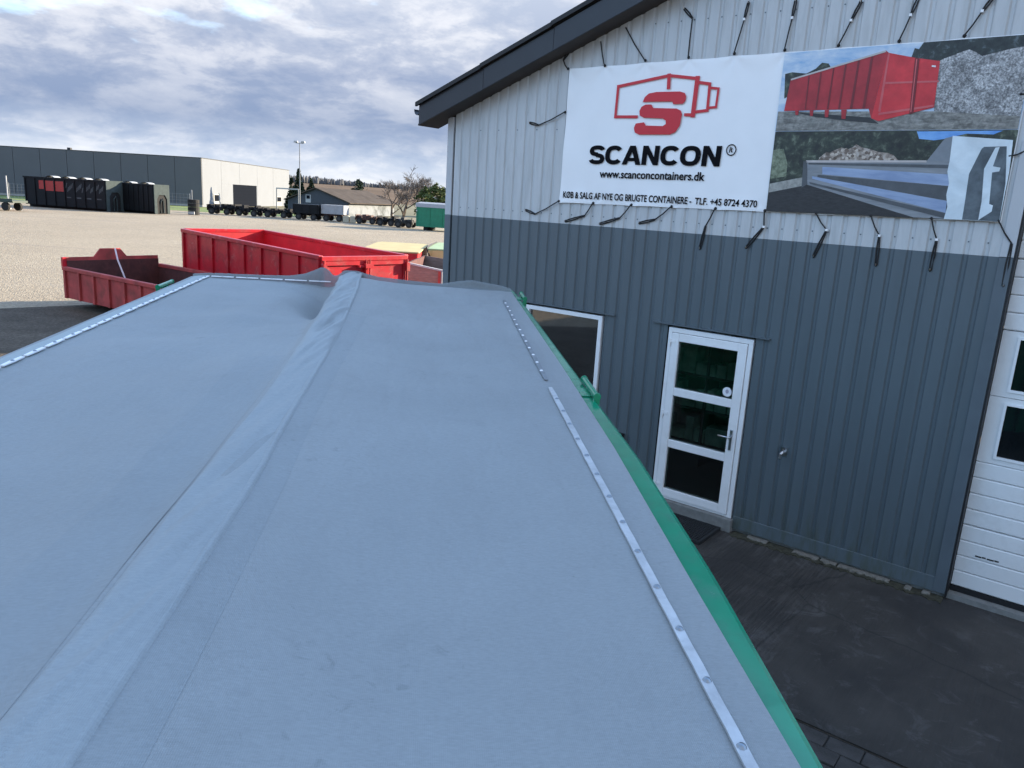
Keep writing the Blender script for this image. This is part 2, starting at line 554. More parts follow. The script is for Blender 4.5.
# ------------------------------------------------------------------ ground
def gravel_mat():
    m = bpy.data.materials.new('sandy_gravel')
    m.use_nodes = True
    nt = m.node_tree
    p = nt.nodes['Principled BSDF']
    p.inputs['Roughness'].default_value = 0.95
    t = nt.nodes.new('ShaderNodeTexCoord')
    v = t.outputs['Object']
    n1 = noise_node(nt, v, 0.08, 5, 0.6)
    c = mix_node(nt, ramp_node(nt, n1, [(0.3, 0.0), (0.7, 1.0)]), (0.265, 0.212, 0.146), (0.345, 0.282, 0.198))
    n2 = noise_node(nt, v, 5.0, 4, 0.7)
    c = mix_node(nt, 1.0, c, ramp_node(nt, n2, [(0.3, 0.72), (0.7, 1.12)]), 'MULTIPLY')
    vo = nt.nodes.new('ShaderNodeTexVoronoi')
    vo.inputs['Scale'].default_value = 21
    nt.links.new(v, vo.inputs['Vector'])
    c = mix_node(nt, 0.70, c, mix_node(nt, 1.0, c, ramp_node(nt, vo.outputs['Color'], [(0.1, 0.55), (0.9, 1.35)]), 'MULTIPLY'))
    # wheel tracks crossing the yard
    mp = nt.nodes.new('ShaderNodeMapping')
    mp.inputs['Rotation'].default_value = (0, 0, 0.5)
    mp.inputs['Scale'].default_value = (0.02, 0.5, 1)
    nt.links.new(v, mp.inputs[0])
    n3 = noise_node(nt, mp.outputs[0], 1.4, 5, 0.6, 0.3)
    c = mix_node(nt, ramp_node(nt, n3, [(0.55, 0.0), (0.64, 0.5)]), c, (0.21, 0.17, 0.13))
    nt.links.new(c, p.inputs['Base Color'])
    b = nt.nodes.new('ShaderNodeBump')
    b.inputs['Strength'].default_value = 0.7
    b.inputs['Distance'].default_value = 0.03
    nt.links.new(vo.outputs['Distance'], b.inputs['Height'])
    nt.links.new(b.outputs[0], p.inputs['Normal'])
    return m


def slab_mat():
    m = bpy.data.materials.new('dark_broomed_concrete')
    m.use_nodes = True
    nt = m.node_tree
    p = nt.nodes['Principled BSDF']
    t = nt.nodes.new('ShaderNodeTexCoord')
    v = t.outputs['Object']
    n1 = noise_node(nt, v, 1.1, 8, 0.65, 0.5)
    c = mix_node(nt, ramp_node(nt, n1, [(0.3, 0.0), (0.7, 1.0)]), (0.022, 0.0195, 0.018), (0.062, 0.056, 0.050))
    mp = nt.nodes.new('ShaderNodeMapping')
    mp.inputs['Scale'].default_value = (20.0, 0.9, 1)
    nt.links.new(v, mp.inputs[0])
    n2 = noise_node(nt, mp.outputs[0], 2.4, 5, 0.7, 0.2)
    sxx = nt.nodes.new('ShaderNodeSeparateXYZ')
    nt.links.new(v, sxx.inputs[0])
    near = ramp_node(nt, math_node(nt, 'ADD', math_node(nt, 'MULTIPLY', sxx.outputs[0], 0.25), 0.4), [(0.66, 1.0), (0.74, 0.12)])
    st = math_node(nt, 'MULTIPLY', ramp_node(nt, n2, [(0.42, 0.0), (0.60, 1.0)]), near)
    c = mix_node(nt, math_node(nt, 'MULTIPLY', st, 0.34), c, (0.14, 0.128, 0.120))
    n3 = noise_node(nt, v, 3.2, 9, 0.75, 1.0)
    c = mix_node(nt, ramp_node(nt, n3, [(0.54, 0.0), (0.70, 0.6)]), c, (0.135, 0.13, 0.128))
    n4 = noise_node(nt, v, 26, 4, 0.6)
    c = mix_node(nt, ramp_node(nt, n4, [(0.70, 0.0), (0.76, 0.7)]), c, (0.20, 0.19, 0.18))
    vc = nt.nodes.new('ShaderNodeTexVoronoi')
    vc.feature = 'DISTANCE_TO_EDGE'
    vc.inputs['Scale'].default_value = 0.55
    wj = nt.nodes.new('ShaderNodeMix')
    wj.data_type = 'VECTOR'
    wj.inputs[0].default_value = 0.10
    nz = nt.nodes.new('ShaderNodeTexNoise')
    nz.inputs['Scale'].default_value = 2.5
    nz.inputs['Detail'].default_value = 6
    nt.links.new(v, nz.inputs['Vector'])
    nt.links.new(v, wj.inputs[4])
    nt.links.new(nz.outputs['Color'], wj.inputs[5])
    nt.links.new(wj.outputs[1], vc.inputs['Vector'])
    c = mix_node(nt, ramp_node(nt, vc.outputs['Distance'], [(0.001, 0.6), (0.005, 0.0)]), c, (0.012, 0.012, 0.012))
    # oil staining, away from the wall
    n5 = noise_node(nt, v, 0.7, 4, 0.6, 0.6)
    c = mix_node(nt, ramp_node(nt, n5, [(0.5, 0.0), (0.62, 0.6)]), c, (0.026, 0.024, 0.024))
    nt.links.new(c, p.inputs['Base Color'])
    nt.links.new(ramp_node(nt, n1, [(0.3, 0.72), (0.7, 0.95)]), p.inputs['Roughness'])
    b = nt.nodes.new('ShaderNodeBump')
    b.inputs['Strength'].default_value = 0.7
    b.inputs['Distance'].default_value = 0.012
    nt.links.new(math_node(nt, 'ADD', st, math_node(nt, 'MULTIPLY', n3, 0.7)), b.inputs['Height'])
    nt.links.new(b.outputs[0], p.inputs['Normal'])
    return m


M['gravel'] = gravel_mat()
M['slab'] = slab_mat()
M['field'] = mat('dry_winter_field', (0.13, 0.115, 0.06), 0.95, var=0.3, scale=0.02)
M['hill'] = mat('brown_hillside', (0.14, 0.095, 0.062), 0.95, spec=0.1, var=0.3, scale=0.03)
M['grass'] = mat('verge_grass', (0.13, 0.17, 0.045), 0.95, var=0.25, scale=0.4)
M['paver'] = mat('dark_paver', (0.060, 0.056, 0.054), 0.9, var=0.35, scale=6, bump=0.4, bscale=60)
M['joint'] = mat('paver_bedding', (0.020, 0.019, 0.017), 0.95)

structure(MB().add([(-3000, -3000, -0.035), (3000, -3000, -0.035), (3000, 3000, -0.035), (-3000, 3000, -0.035)], [(0, 1, 2, 3)]).build('ground', M['field']))
structure(MB().add([(-140, -70, -0.017), (60, -70, -0.017), (60, 99, -0.017), (-49, 99, -0.017), (-140, 88, -0.017)], [(0, 1, 2, 3, 4)]).build('gravel_yard', M['gravel']))
structure(MB().add([(-150, 96, -0.008), (-100, 92, -0.008), (-49.2, 99.3, -0.008), (-30, 99.2, -0.008), (-30, 119, -0.008), (-150, 119, -0.008)], [(0, 1, 2, 3, 4, 5)]).build('grass_verge', M['grass']))

M['shade_gravel'] = mat('shade_darkened_gravel', (0.125, 0.102, 0.080), 0.97, var=0.25, scale=1.2, bump=1.0, bscale=16, dirt=(0.065, 0.055, 0.046), dirt_amt=0.8, dirt_scale=9, var2=0.55, spec=0.1)  # gravel colour darkened to deepen the cast shadow in the left foreground
structure(MB().add([(-13.45, 19.35, -0.0125), (-11.6, 8.0, -0.0125), (-10.6, -14.0, -0.0125), (3.0, -14.0, -0.0125), (3.0, 9.0, -0.0125), (-8.6, 24.2, -0.0125), (-12.15, 20.65, -0.0125)], [(0, 1, 2, 3, 4, 5, 6)]).build('painted_shade_strip', M['shade_gravel']))  # sheet laid over the yard gravel to paint in that shade
slab = structure(BX(-4.6, 12.0, -2.80, 0.05, -0.06, 0.0).build('concrete_apron', M['slab']))
slab.location, slab.rotation_euler = WO, (0, 0, WR)
pav = structure(BX(-0.7, 4.4, -4.4, -2.81, -0.08, -0.0105).build('paved_strip', M['joint']))
pav.location, pav.rotation_euler = WO, (0, 0, WR)
pm = BX(-0.112, 0.112, -0.072, 0.072, -0.05, 0.0).mesh('brick_paver', M['paver'])
row = 0
yy = -2.90
while yy > -4.35:
    xx = -0.55 + (0.117 if row % 2 else 0)
    while xx < 4.25:
        o = link('paving_brick', pm, pav, 0.006)
        o.location = (xx + random.uniform(-.004, .004), yy + random.uniform(-.003, .003), -0.003 + random.uniform(-.005, .003))
        o.rotation_euler = (random.uniform(-.02, .02), random.uniform(-.02, .02), random.uniform(-.02, .02))
        xx += 0.234
    yy -= 0.154
    row += 1

# hills and far forest
def hill_h(x, y):
    a = math.atan2(x, y)
    d = math.hypot(x, y)
    t = max(0.0, min(1.0, (d - 330) / 260))
    t = t * t * (3 - 2 * t)
    return t * (9.0 + 1.0 * math.sin(a * 7 + 1) + 0.6 * math.sin(a * 17)) - 0.5


def hill_pt(i, j):
    a = -math.pi + 2 * math.pi * i
    d = 330 + 900 * j
    x, y = d * math.sin(a), d * math.cos(a)
    return (x, y, hill_h(x, y) if j > 0 else -0.5)


structure(MB().grid(hill_pt, 180, 14).build('hills', M['hill'], smooth=True))
fm = MB()
for k in range(5200):
    a = random.uniform(-0.62, 0.12) if k < 3600 else random.uniform(-math.pi, math.pi)
    d = random.uniform(590, 720)
    x, y = d * math.sin(a), d * math.cos(a)
    z = hill_h(x, y) - 0.4
    h = random.uniform(4.0, 6.2) * (0.85 + 0.25 * math.sin(a * 23 + 2))
    r = random.uniform(0.5, 1.3)
    n = 5
    off = random.random()
    vs = [(x + r * math.cos(6.283 * (q / n + off)), y + r * math.sin(6.283 * (q / n + off)), z + h * 0.18) for q in range(n)]
    vs += [(x + r * .8 * math.cos(6.283 * (q / n + off)), y + r * .8 * math.sin(6.283 * (q / n + off)), z + h * 0.78) for q in range(n)]
    vs += [(x, y, z + h), (x, y, z)]
    fs = [(q, (q + 1) % n, (q + 1) % n + n, q + n) for q in range(n)] + [(q + n, (q + 1) % n + n, 2 * n) for q in range(n)] + [((q + 1) % n, q, 2 * n + 1) for q in range(n)]
    fm.add(vs, fs)
fo = fm.build('forest', M['forest'], fix=False)
fo['kind'] = 'stuff'
fo['label'] = 'dark line of distant trees along the brown hilltop'

# ------------------------------------------------------------------ workshop building
bld = thing('workshop_building', 'workshop with pale ribbed cladding above slate grey cladding and a dark gabled roof', 'building', WO, WR)
SLOPE = 0.368
RIDGE = 3.5


def soffit(u):
    return 4.478 + SLOPE * ((u if u <= RIDGE else 2 * RIDGE - u) + 4.355)


def profile(u0, u1):
    """break points of the trapezoid sheet as (u, y)"""
    pts = []
    k = math.floor((u0 + 4.35) / 0.15)
    u = -4.35 + 0.15 * k
    while u < u1 + 0.2:
        for du, y in ((0.0, -0.020), (0.098, -0.020), (0.112, -0.004), (0.136, -0.004)):
            pts.append((u + du, y))
        u += 0.15
    def yat(x):
        for (a, ya), (b, yb) in zip(pts, pts[1:]):
            if a <= x <= b:
                return ya + (yb - ya) * (x - a) / (b - a)
        return 0.0
    out = [(u0, yat(u0))] + [p for p in pts if u0 < p[0] < u1] + [(u1, yat(u1))]
    return out


def cladding(spans, name, material, parent):
    """spans: (u0, u1, z_low or None, z_high or None); None for the top means the soffit"""
    mb = MB()
    for u0, u1, z0, z1 in spans:
        pr = profile(u0, u1)
        for (a, ya), (b, yb) in zip(pr, pr[1:]):
            if b - a < 1e-5:
                continue
            ta, tb = (z1, z1) if z1 is not None else (soffit(a), soffit(b))
            mb.add([(a, ya, z0), (b, yb, z0), (b, yb, tb), (a, ya, ta)], [(0, 1, 2, 3)])
    return mb.build(name, material, parent, fix=False)


cladding([(-4.35, 2.03, 3.19, None), (2.03, RIDGE, 4.10, None), (RIDGE, 5.9, 4.10, None), (5.9, 11.3, 3.19, None)], 'upper_cladding', M['clad_white'], bld)
DW = (-1.00, 0.02, 2.17)
WW = (-3.02, -1.84, 0.93, 2.17)
cladding([(-4.35, WW[0], 0.17, 3.19), (WW[0], WW[1], 0.17, WW[2]), (WW[0], WW[1], WW[3], 3.19), (WW[1], DW[0], 0.17, 3.19), (DW[0], DW[1], DW[2], 3.19),
          (DW[1], 2.03, 0.17, 3.19)], 'lower_cladding', M['clad_grey'], bld)
cladding([(5.9, 11.3, 0.17, 3.19)], 'lower_cladding', M['clad_grey'], bld)
# sheet screws in the grooves
scr = MB()
def screw(u, z):
    n = 6
    vs = [(u + .007 * math.cos(6.283 * k / n), -0.008, z + .007 * math.sin(6.283 * k / n)) for k in range(n)] + [(u + .009 * math.cos(6.283 * k / n), 0.004, z + .009 * math.sin(6.283 * k / n)) for k in range(n)]
    scr.add(vs, [tuple(range(n))] + [(k, k + n, (k + 1) % n + n, (k + 1) % n) for k in range(n)])
k = 0
u = -4.35 + 0.126
while u < 2.0:
    screw(u, 3.30)
    if k % 2 == 0 and soffit(u) > 4.6:
        screw(u, 4.28)
    if k % 2 == 1 and not (-3.0 < u < -1.8) and not (-1.0 < u < 0.05):
        screw(u, 1.95)
    if soffit(u) > 5.5:
        screw(u, 5.35)
    u += 0.15
    k += 1
so = scr.build('sheet_screws', M['trim_grey'], bld)
so['kind'] = 'stuff'
lin = MB()
for a_ in ((-4.38, -1.0, 0.0, 4.42), (0.02, 2.10, 0.0, 4.42), (-1.0, 0.02, 2.16, 4.42)):
    lin.box(a_[0], a_[1], 0.075, 0.12, a_[2], a_[3])
lin.build('sun_block_lining', M['gap'], bld)  # unseen board added behind the cladding to stop sun leaking round the openings
room = MB()
room.box(-2.2, 1.6, 3.2, 3.25, 0.0, 2.6)
room.box(-2.25, -2.2, 0.125, 3.2, 0.0, 2.6)
room.box(1.6, 1.65, 0.125, 3.2, 0.0, 2.6)
room.box(-2.2, 1.6, 0.125, 3.2, 2.6, 2.65)
room.build('room_wall', M['room'], bld)
BX(-2.2, 1.6, 0.121, 3.2, 0.10, 0.145).build('room_floor', M['room_floor'], bld)
shelf = MB()
for zz_ in (0.45, 0.9, 1.35, 1.8, 2.2):
    shelf.box(-1.9, -0.2, 1.3, 1.7, zz_, zz_ + .03)
for xx_ in (-1.9, -1.05, -0.23):
    shelf.box(xx_, xx_ + .03, 1.3, 1.7, 0.146, 2.4)
shelf.build('shelf', M['room_floor'], bld)
goods = MB()
rg = random.Random(3)
for zz_ in (0.48, 0.93, 1.38, 1.83):
    x_ = -1.85
    while x_ < -0.4:
        w_ = rg.uniform(.12, .3)
        goods.box(x_, x_ + w_ - .02, 1.34, 1.6, zz_ + .001, zz_ + rg.uniform(.12, .36))
        x_ += w_
goods.build('shelf_goods', M['goods'], bld)
# trims
BX(-4.48, -4.375, -0.032, 0.14, 0.05, 3.188).build('corner_trim', M['trim_grey'], bld, bevel=0.004)
BX(-4.48, -4.375, -0.032, 0.14, 3.192, soffit(-4.43)).build('corner_trim', M['trim_white'], bld, bevel=0.004)
BX(-4.372, -4.352, -0.004, 0.02, 0.1, soffit(-4.36)).build('corner_gap', M['gap'], bld)
BX(2.03, 2.135, -0.034, 0.055, 0.05, 3.188).build('jamb_trim', M['trim_grey'], bld, bevel=0.003)
BX(2.03, 2.135, -0.034, 0.055, 3.192, 4.15).build('jamb_trim', M['trim_white'], bld, bevel=0.003)
BX(2.137, 2.152, -0.028, 0.11, 0.02, 4.13).build('jamb_seal', M['black'], bld)
BX(2.138, 5.9, -0.030, 0.12, 4.105, 4.2).build('lintel_trim', M['trim_white'], bld)
# base flashing, broken mortar below
MB().prism([(-0.0215, 0.190), (-0.026, 0.186), (-0.034, 0.05), (-0.024, 0.045), (-0.004, 0.185)], 'x', 0.025, 2.03).build('base_flashing', M['clad_grey'], bld)
MB().prism([(-0.0215, 0.190), (-0.026, 0.186), (-0.034, 0.05), (-0.024, 0.045), (-0.004, 0.185)], 'x', -4.37, -1.005).build('base_flashing', M['clad_grey'], bld)
BX(-4.45, 2.10, 0.005, 0.2, 0.0, 0.17).build('plinth', M['concrete_step'], bld)


def rough_slab(u0, u1, y0, y1, z1, seed):
    rnd = random.Random(seed)
    n = max(4, int((u1 - u0) / 0.025))
    fr = [(u0 + (u1 - u0) * i / n, y0 + rnd.uniform(-.03, .02)) for i in range(n + 1)]
    bk = [(u1 - (u1 - u0) * i / n, y1) for i in range(n + 1)]
    return MB().prism(fr + bk, 'z', 0.0, z1 * rnd.uniform(.7, 1.1))


for sdx, (a, b) in enumerate(((0.22, 0.44), (0.72, 0.98), (1.0, 1.16), (1.18, 1.66), (1.80, 1.86), (1.95, 2.02))):
    rough_slab(a, b, -0.085, 0.0, 0.026, sdx).build('mortar_fillet', M['mortar'], bld, bevel=0.006)
M['soil'] = mat('dark_soil_and_moss', (0.055, 0.052, 0.034), 0.95, var=0.5, scale=18, bump=0.8, bscale=60)
rough_slab(0.05, 2.13, -0.14, 0.004, 0.014, 77).build('soil_edge', M['soil'], bld)
# roof: two slopes with overhang
RL, RF, RB = -4.80, -0.31, 26.0
zl = soffit(RL) + 0.25
zr = soffit(RIDGE) + 0.25
RR = 2 * RIDGE - RL
roof = MB()
for ua, ub in ((RL, RIDGE), (RR, RIDGE)):
    za, zb = soffit(ua) + 0.262, soffit(ub) + 0.262
    roof.add([(ua, RF - .02, za), (ub, RF - .02, zb), (ub, RB, zb), (ua, RB, za), (ua, RF - .02, za + .035), (ub, RF - .02, zb + .035), (ub, RB, zb + .035), (ua, RB, za + .035)],
             [(0, 3, 2, 1), (4, 5, 6, 7), (0, 1, 5, 4), (1, 2, 6, 5), (2, 3, 7, 6), (3, 0, 4, 7)])
roof.build('roof', M['roof'], bld)
sf = MB()
for ua, ub in ((RL + .02, RIDGE), (RR - .02, RIDGE)):
    sf.add([(ua, RF + .02, soffit(ua) - .002), (ub, RF + .02, soffit(ub) - .002), (ub, 0.1, soffit(ub) - .002), (ua, 0.1, soffit(ua) - .002),
            (ua, RF + .02, soffit(ua) + .02), (ub, RF + .02, soffit(ub) + .02), (ub, 0.1, soffit(ub) + .02), (ua, 0.1, soffit(ua) + .02)],
           [(0, 3, 2, 1), (4, 5, 6, 7), (0, 1, 5, 4), (1, 2, 6, 5), (2, 3, 7, 6), (3, 0, 4, 7)])
sf.build('soffit', M['soffit'], bld)


def barge(ua, ub, y0, dz):
    za, zb = soffit(ua), soffit(ub)
    poly = [(ua, za - .008), (ub, zb - .008), (ub, zb + .235 + dz), (ua, za + .235 + dz)]
    return MB().prism(poly, 'y', y0, y0 + .02)


barge(-4.755, -3.667, -0.305, 0.0).build('barge_board', M['fascia'], bld, bevel=0.003)
barge(-3.663, -2.642, -0.307, 0.002).build('barge_board', M['fascia'], bld, bevel=0.003)
barge(-2.638, 0.4, -0.309, 0.004).build('barge_board', M['fascia'], bld, bevel=0.003)
barge(0.404, RIDGE, -0.307, 0.002).build('barge_board', M['fascia'], bld, bevel=0.003)
barge(RR + .02 - .08, RIDGE + .003, -0.305, 0.0).build('barge_board', M['fascia'], bld, bevel=0.003)
for ua, ub, dz in ((-4.79, -3.69, 0.0), (-3.70, -2.66, 0.012), (-2.67, RIDGE, 0.022)):
    za, zb = soffit(ua) + .238 + dz, soffit(ub) + .238 + dz
    MB().prism([(ua, za), (ub, zb), (ub, zb + .05), (ua, za + .05)], 'y', -0.345, -0.312).build('verge_trim', M['black'], bld)
# eaves gutter on the left side
g = MB()
n = 8
ring0, ring1 = [], []
zg = soffit(RL) + 0.21
prof = [(RL + .03 - .10 * (1 - math.cos(math.pi * k / n)) / 2 * 1.1, zg - 0.07 * math.sin(math.pi * k / n)) for k in range(n + 1)]
prof2 = [(x, z + .006) for x, z in reversed(prof)]
g.prism(prof + prof2, 'y', -0.27, 25.0)
g.build('gutter', M['fascia'], bld)
# other walls (long sides, back)
BX(-4.48, -4.40, 0.145, 25.6, 0.0, 4.40).build('side_wall', M['clad_white'], bld)
BX(11.30, 11.38, 0.02, 25.6, 0.0, 4.6).build('side_wall', M['clad_white'], bld)
MB().prism([(-4.48, 0), (11.38, 0), (11.38, soffit(11.38)), (RIDGE, soffit(RIDGE)), (-4.48, soffit(-4.48))], 'y', 25.62, 25.7).build('back_wall', M['clad_white'], bld)
# ---- window
wf = MB()
u0, u1, z0, z1, t = -3.0, -1.86, 0.95, 2.15, 0.052
wf.box(u0, u1, -0.03, 0.06, z1 - t, z1)
wf.box(u0, u1, -0.03, 0.06, z0, z0 + t)
wf.box(u0, u0 + t, -0.03, 0.06, z0 + t, z1 - t)
wf.box(u1 - t, u1, -0.03, 0.06, z0 + t, z1 - t)
win = wf.build('window', M['pvc'], bld, bevel=0.004)
BX(u0 + t, u1 - t, 0.01, 0.03, z0 + t, z1 - t).build('pane', M['glass_lit'], win)
BX(u0 - .03, u1 + .03, -0.07, -0.031, z0 - .03, z0 - .002).build('sill', M['pvc'], win)
BX(u0 - .04, u1 + .17, -0.050, -0.021, 2.176, 2.19).build('window_flashing', M['trim_grey'], bld)
BX(-1.18, 0.17, -0.056, -0.021, 2.178, 2.194).build('door_flashing', M['trim_grey'], bld)
# ---- glazed door
fr = MB()
fr.box(-0.98, 0.0, -0.03, 0.06, 2.10, 2.15)
fr.box(-0.98, -0.935, -0.03, 0.06, 0.15, 2.10)
fr.box(-0.05, 0.0, -0.03, 0.06, 0.15, 2.10)
fr.box(-0.935, -0.05, -0.025, 0.06, 0.15, 0.175)
fr.build('door_frame', M['pvc'], bld, bevel=0.004)
lf = MB()
du0, du1, dz0, dz1 = -0.930, -0.055, 0.18, 2.095
st = 0.088
rails = [(dz0, 0.275), (0.775, 0.865), (1.385, 1.475), (2.005, dz1)]
lf.box(du0, du0 + st, -0.042, 0.03, dz0, dz1)
lf.box(du1 - st - .012, du1, -0.042, 0.03, dz0, dz1)
for a, b in rails:
    lf.box(du0 + st, du1 - st - .012, -0.040, 0.03, a, b)
door = lf.build('door', M['pvc'], bld, bevel=0.005)
for (a, b), (c, d) in zip(rails, rails[1:]):
    BX(du0 + st, du1 - st - .012, -0.012, 0.004, b, c).build('pane', M['clear'], door)
BX(-0.122, -0.092, -0.054, -0.0425, 0.92, 1.15).build('handle_plate', M['steel'], door, bevel=0.003)
MB().tube([(-0.107, -0.054, 1.07), (-0.107, -0.095, 1.07), (-0.125, -0.10, 1.07), (-0.235, -0.10, 1.072)], 0.010, 8).build('handle', M['steel'], door, smooth=True)
for hz_ in (0.30, 1.15, 1.98):
    h = MB()
    h.tube([(-0.945, -0.045, hz_ - .04), (-0.945, -0.045, hz_ + .04)], 0.011, 8)
    h.box(-0.945, -0.88, -0.050, -0.0425, hz_ + .005, hz_ + .03)
    h.build('hinge', M['pvc'], door)
n = 20
MB().prism([(-0.225 + .052 * math.cos(6.283 * k / n), 1.545 + .052 * math.sin(6.283 * k / n)) for k in range(n)], 'y', -0.0155, -0.0135).build('sticker', M['sticker'], door)
MB().prism([(-0.225 + .018 * math.cos(6.283 * k / n), 1.550 + .022 * math.sin(6.283 * k / n)) for k in range(n)], 'y', -0.0170, -0.0157).build('sticker_mark', M['sticker_mark'], door)
BX(-1.02, 0.03, -0.085, 0.0, 0.0, 0.148).build('threshold', M['concrete_step'], bld, bevel=0.006)
# little box on the wall left of the door, tap right of it
wb = BX(-1.525, -1.425, -0.085, -0.021, 0.66, 0.78)
wb.box(-1.535, -1.415, -0.095, -0.021, 0.781, 0.795)
wb.build('meter_box', M['black'], bld, bevel=0.004)
tp = MB()
tp.tube([(0.47, -0.015, 1.04), (0.47, -0.085, 1.045), (0.462, -0.10, 1.03), (0.458, -0.102, 0.985)], [0.014, 0.014, 0.012, 0.011], 8)
tp.box(0.435, 0.505, -0.030, -0.0205, 1.00, 1.09)
tp.tube([(0.47, -0.06, 1.05), (0.47, -0.06, 1.085)], 0.007, 6)
tp.box(0.452, 0.488, -0.068, -0.052, 1.086, 1.096)
tp.build('wall_tap', M['steel'], bld)
# ---- sectional garage door
GU0, GU1 = 2.155, 5.86
secs = [(0.105, 0.72), (0.725, 1.345), (1.35, 1.967), (1.972, 2.56), (2.565, 3.18), (3.185, 3.80), (3.805, 4.10)]
gd = MB()
gd.box(GU0, GU1, 0.16, 0.19, 0.07, 4.1)
gdo = gd.build('garage_door', M['wh_wjoint'], bld)
for i, (a, b) in enumerate(secs):
    s = MB()
    if i in (2, 3):
        # section with glazed openings
        cuts = [GU0]
        x = GU0 + 0.122
        while x + 0.62 < GU1:
            cuts += [x, x + 0.62]
            x += 0.72
        cuts.append(GU1)
        za, zb = a + 0.050, b - 0.010 - 0.035
        s.box(GU0, GU1, 0.12, 0.158, a, za)
        s.box(GU0, GU1, 0.12, 0.158, zb, b)
        for k in range(0, len(cuts), 2):
            s.box(cuts[k], cuts[k + 1], 0.12, 0.158, za, zb)
        so_ = s.build('door_section', M['garage'], gdo)
        for k in range(1, len(cuts) - 1, 2):
            c0, c1 = cuts[k], cuts[k + 1]
            w = MB()
            w.box(c0, c1, 0.108, 0.150, za, za + .022)
            w.box(c0, c1, 0.108, 0.150, zb - .022, zb)
            w.box(c0, c0 + .022, 0.108, 0.150, za + .022, zb - .022)
            w.box(c1 - .022, c1, 0.108, 0.150, za + .022, zb - .022)
            w.build('window_frame', M['pvc'], so_)
            BX(c0 + .022, c1 - .022, 0.13, 0.14, za + .022, zb - .022).build('pane', M['glass'], so_)
    else:
        nrib = max(1, round((b - a) / 0.155))
        for k in range(nrib):
            p0 = a + (b - a) * k / nrib
            p1 = a + (b - a) * (k + 1) / nrib
            s.prism([(0.158, p0), (0.128, p0 + .002), (0.120, p0 + .012), (0.120, p1 - .012), (0.128, p1 - .002), (0.158, p1)], 'x', GU0, GU1)
        s.build('door_section', M['garage'], gdo)
BX(GU0, GU1, 0.11, 0.157, 0.053, 0.102).build('bottom_seal', M['black'], gdo)
mk = MB()
for k, (a, b) in enumerate(((0.0, .05), (.055, .085), (.095, .15), (.155, .19))):
    mk.box(2.30 + a, 2.30 + b, 0.1165, 0.119, 0.442 + .003 * (k % 2), 0.455 + .003 * (k % 2))
mk.build('worn_marking', M['black'], gdo)
BX(2.10, 6.0, 0.02, 0.6, -0.02, 0.052).build('garage_sill', M['concrete_step'], bld)

# door mat
dm = wall_thing('door_mat', 'black rubber grid mat lying on the concrete at the white glazed door', 'door mat', -0.545, -0.36, 0.0)
b = MB()
b.box(-0.47, 0.47, -0.27, -0.255, 0.0, 0.04)
b.box(-0.47, 0.47, 0.255, 0.27, 0.0, 0.04)
b.box(-0.47, -0.455, -0.255, 0.255, 0.0, 0.04)
b.box(0.455, 0.47, -0.255, 0.255, 0.0, 0.04)
b.build('rim', M['matrub'], dm)
b = MB()
for k in range(30):
    x = -0.44 + k * 0.0303
    b.box(x, x + 0.012, -0.253, 0.253, 0.008, 0.036)
for k in range(17):
    y = -0.24 + k * 0.030
    b.box(-0.453, 0.453, y, y + 0.010, 0.004, 0.034)
b.build('grid', M['matrub'], dm)['kind'] = 'stuff'
BX(-0.453, 0.453, -0.253, 0.253, 0.0, 0.003).build('underside', M['soil'], dm)

# ------------------------------------------------------------------ banner with printed photographs
ban = wall_thing('banner', 'large white vinyl banner with red box logo, company lettering and two printed photographs', 'banner', 0.014, -0.034, -0.013)


EYE_U = [-2.60] + [-2.11 + .511 * k for k in range(8)] + [1.96]


def ban_pt(i, j):
    u = -2.612 + 0.020 * j + (4.592 - 0.020 * j) * i
    zb = 3.445 + 0.042 * i
    zt = 4.965 + 0.03 * i
    e = min(j, 1 - j)
    sag = 0.010 * abs(math.sin(math.pi * (u + 2.11) / 0.51))
    if j < 0.001:
        zb += sag * 0.6
    z = zb + (zt - zb) * j - (sag * 0.6 if j > 0.999 else 0)
    rip = 0.006 * math.sin(u * 6.16 + 1) * max(0, 1 - e * 9) + 0.005 * math.sin(z * 9) * max(0, 1 - min(i, 1 - i) * 16)
    for ue in EYE_U:
        for ze, sg in ((zt, 1), (zb, -1)):
            dx, dz = u - ue, z - ze
            r_ = math.hypot(dx, dz)
            if r_ < .45:
                rip += 0.0075 * math.exp(-r_ / .13) * math.cos(5.0 * math.atan2(dx, dz * sg)) * min(1, r_ / .03)
    return (u, max(-0.0085, rip), z)


MB().grid(ban_pt, 230, 60).build('banner_sheet', M['banner'], ban, smooth=True)
LAY = [0]


def flat(name, polys, material, parent, y=None):
    mb = MB()
    for P in polys:
        mb.prism(P, 'y', y, y + 0.0005)
    return mb.build(name, material, parent)


def stroke(pts, w, closed=False):
    out = []
    for (a, b) in zip(pts, pts[1:]):
        a, b = Vector(a), Vector(b)
        d = (b - a).normalized()
        nrm = Vector((-d.y, d.x)) * w / 2
        e = d * w / 2
        out.append([tuple(a - e + nrm), tuple(b + e + nrm), tuple(b + e - nrm), tuple(a - e - nrm)])
    return out


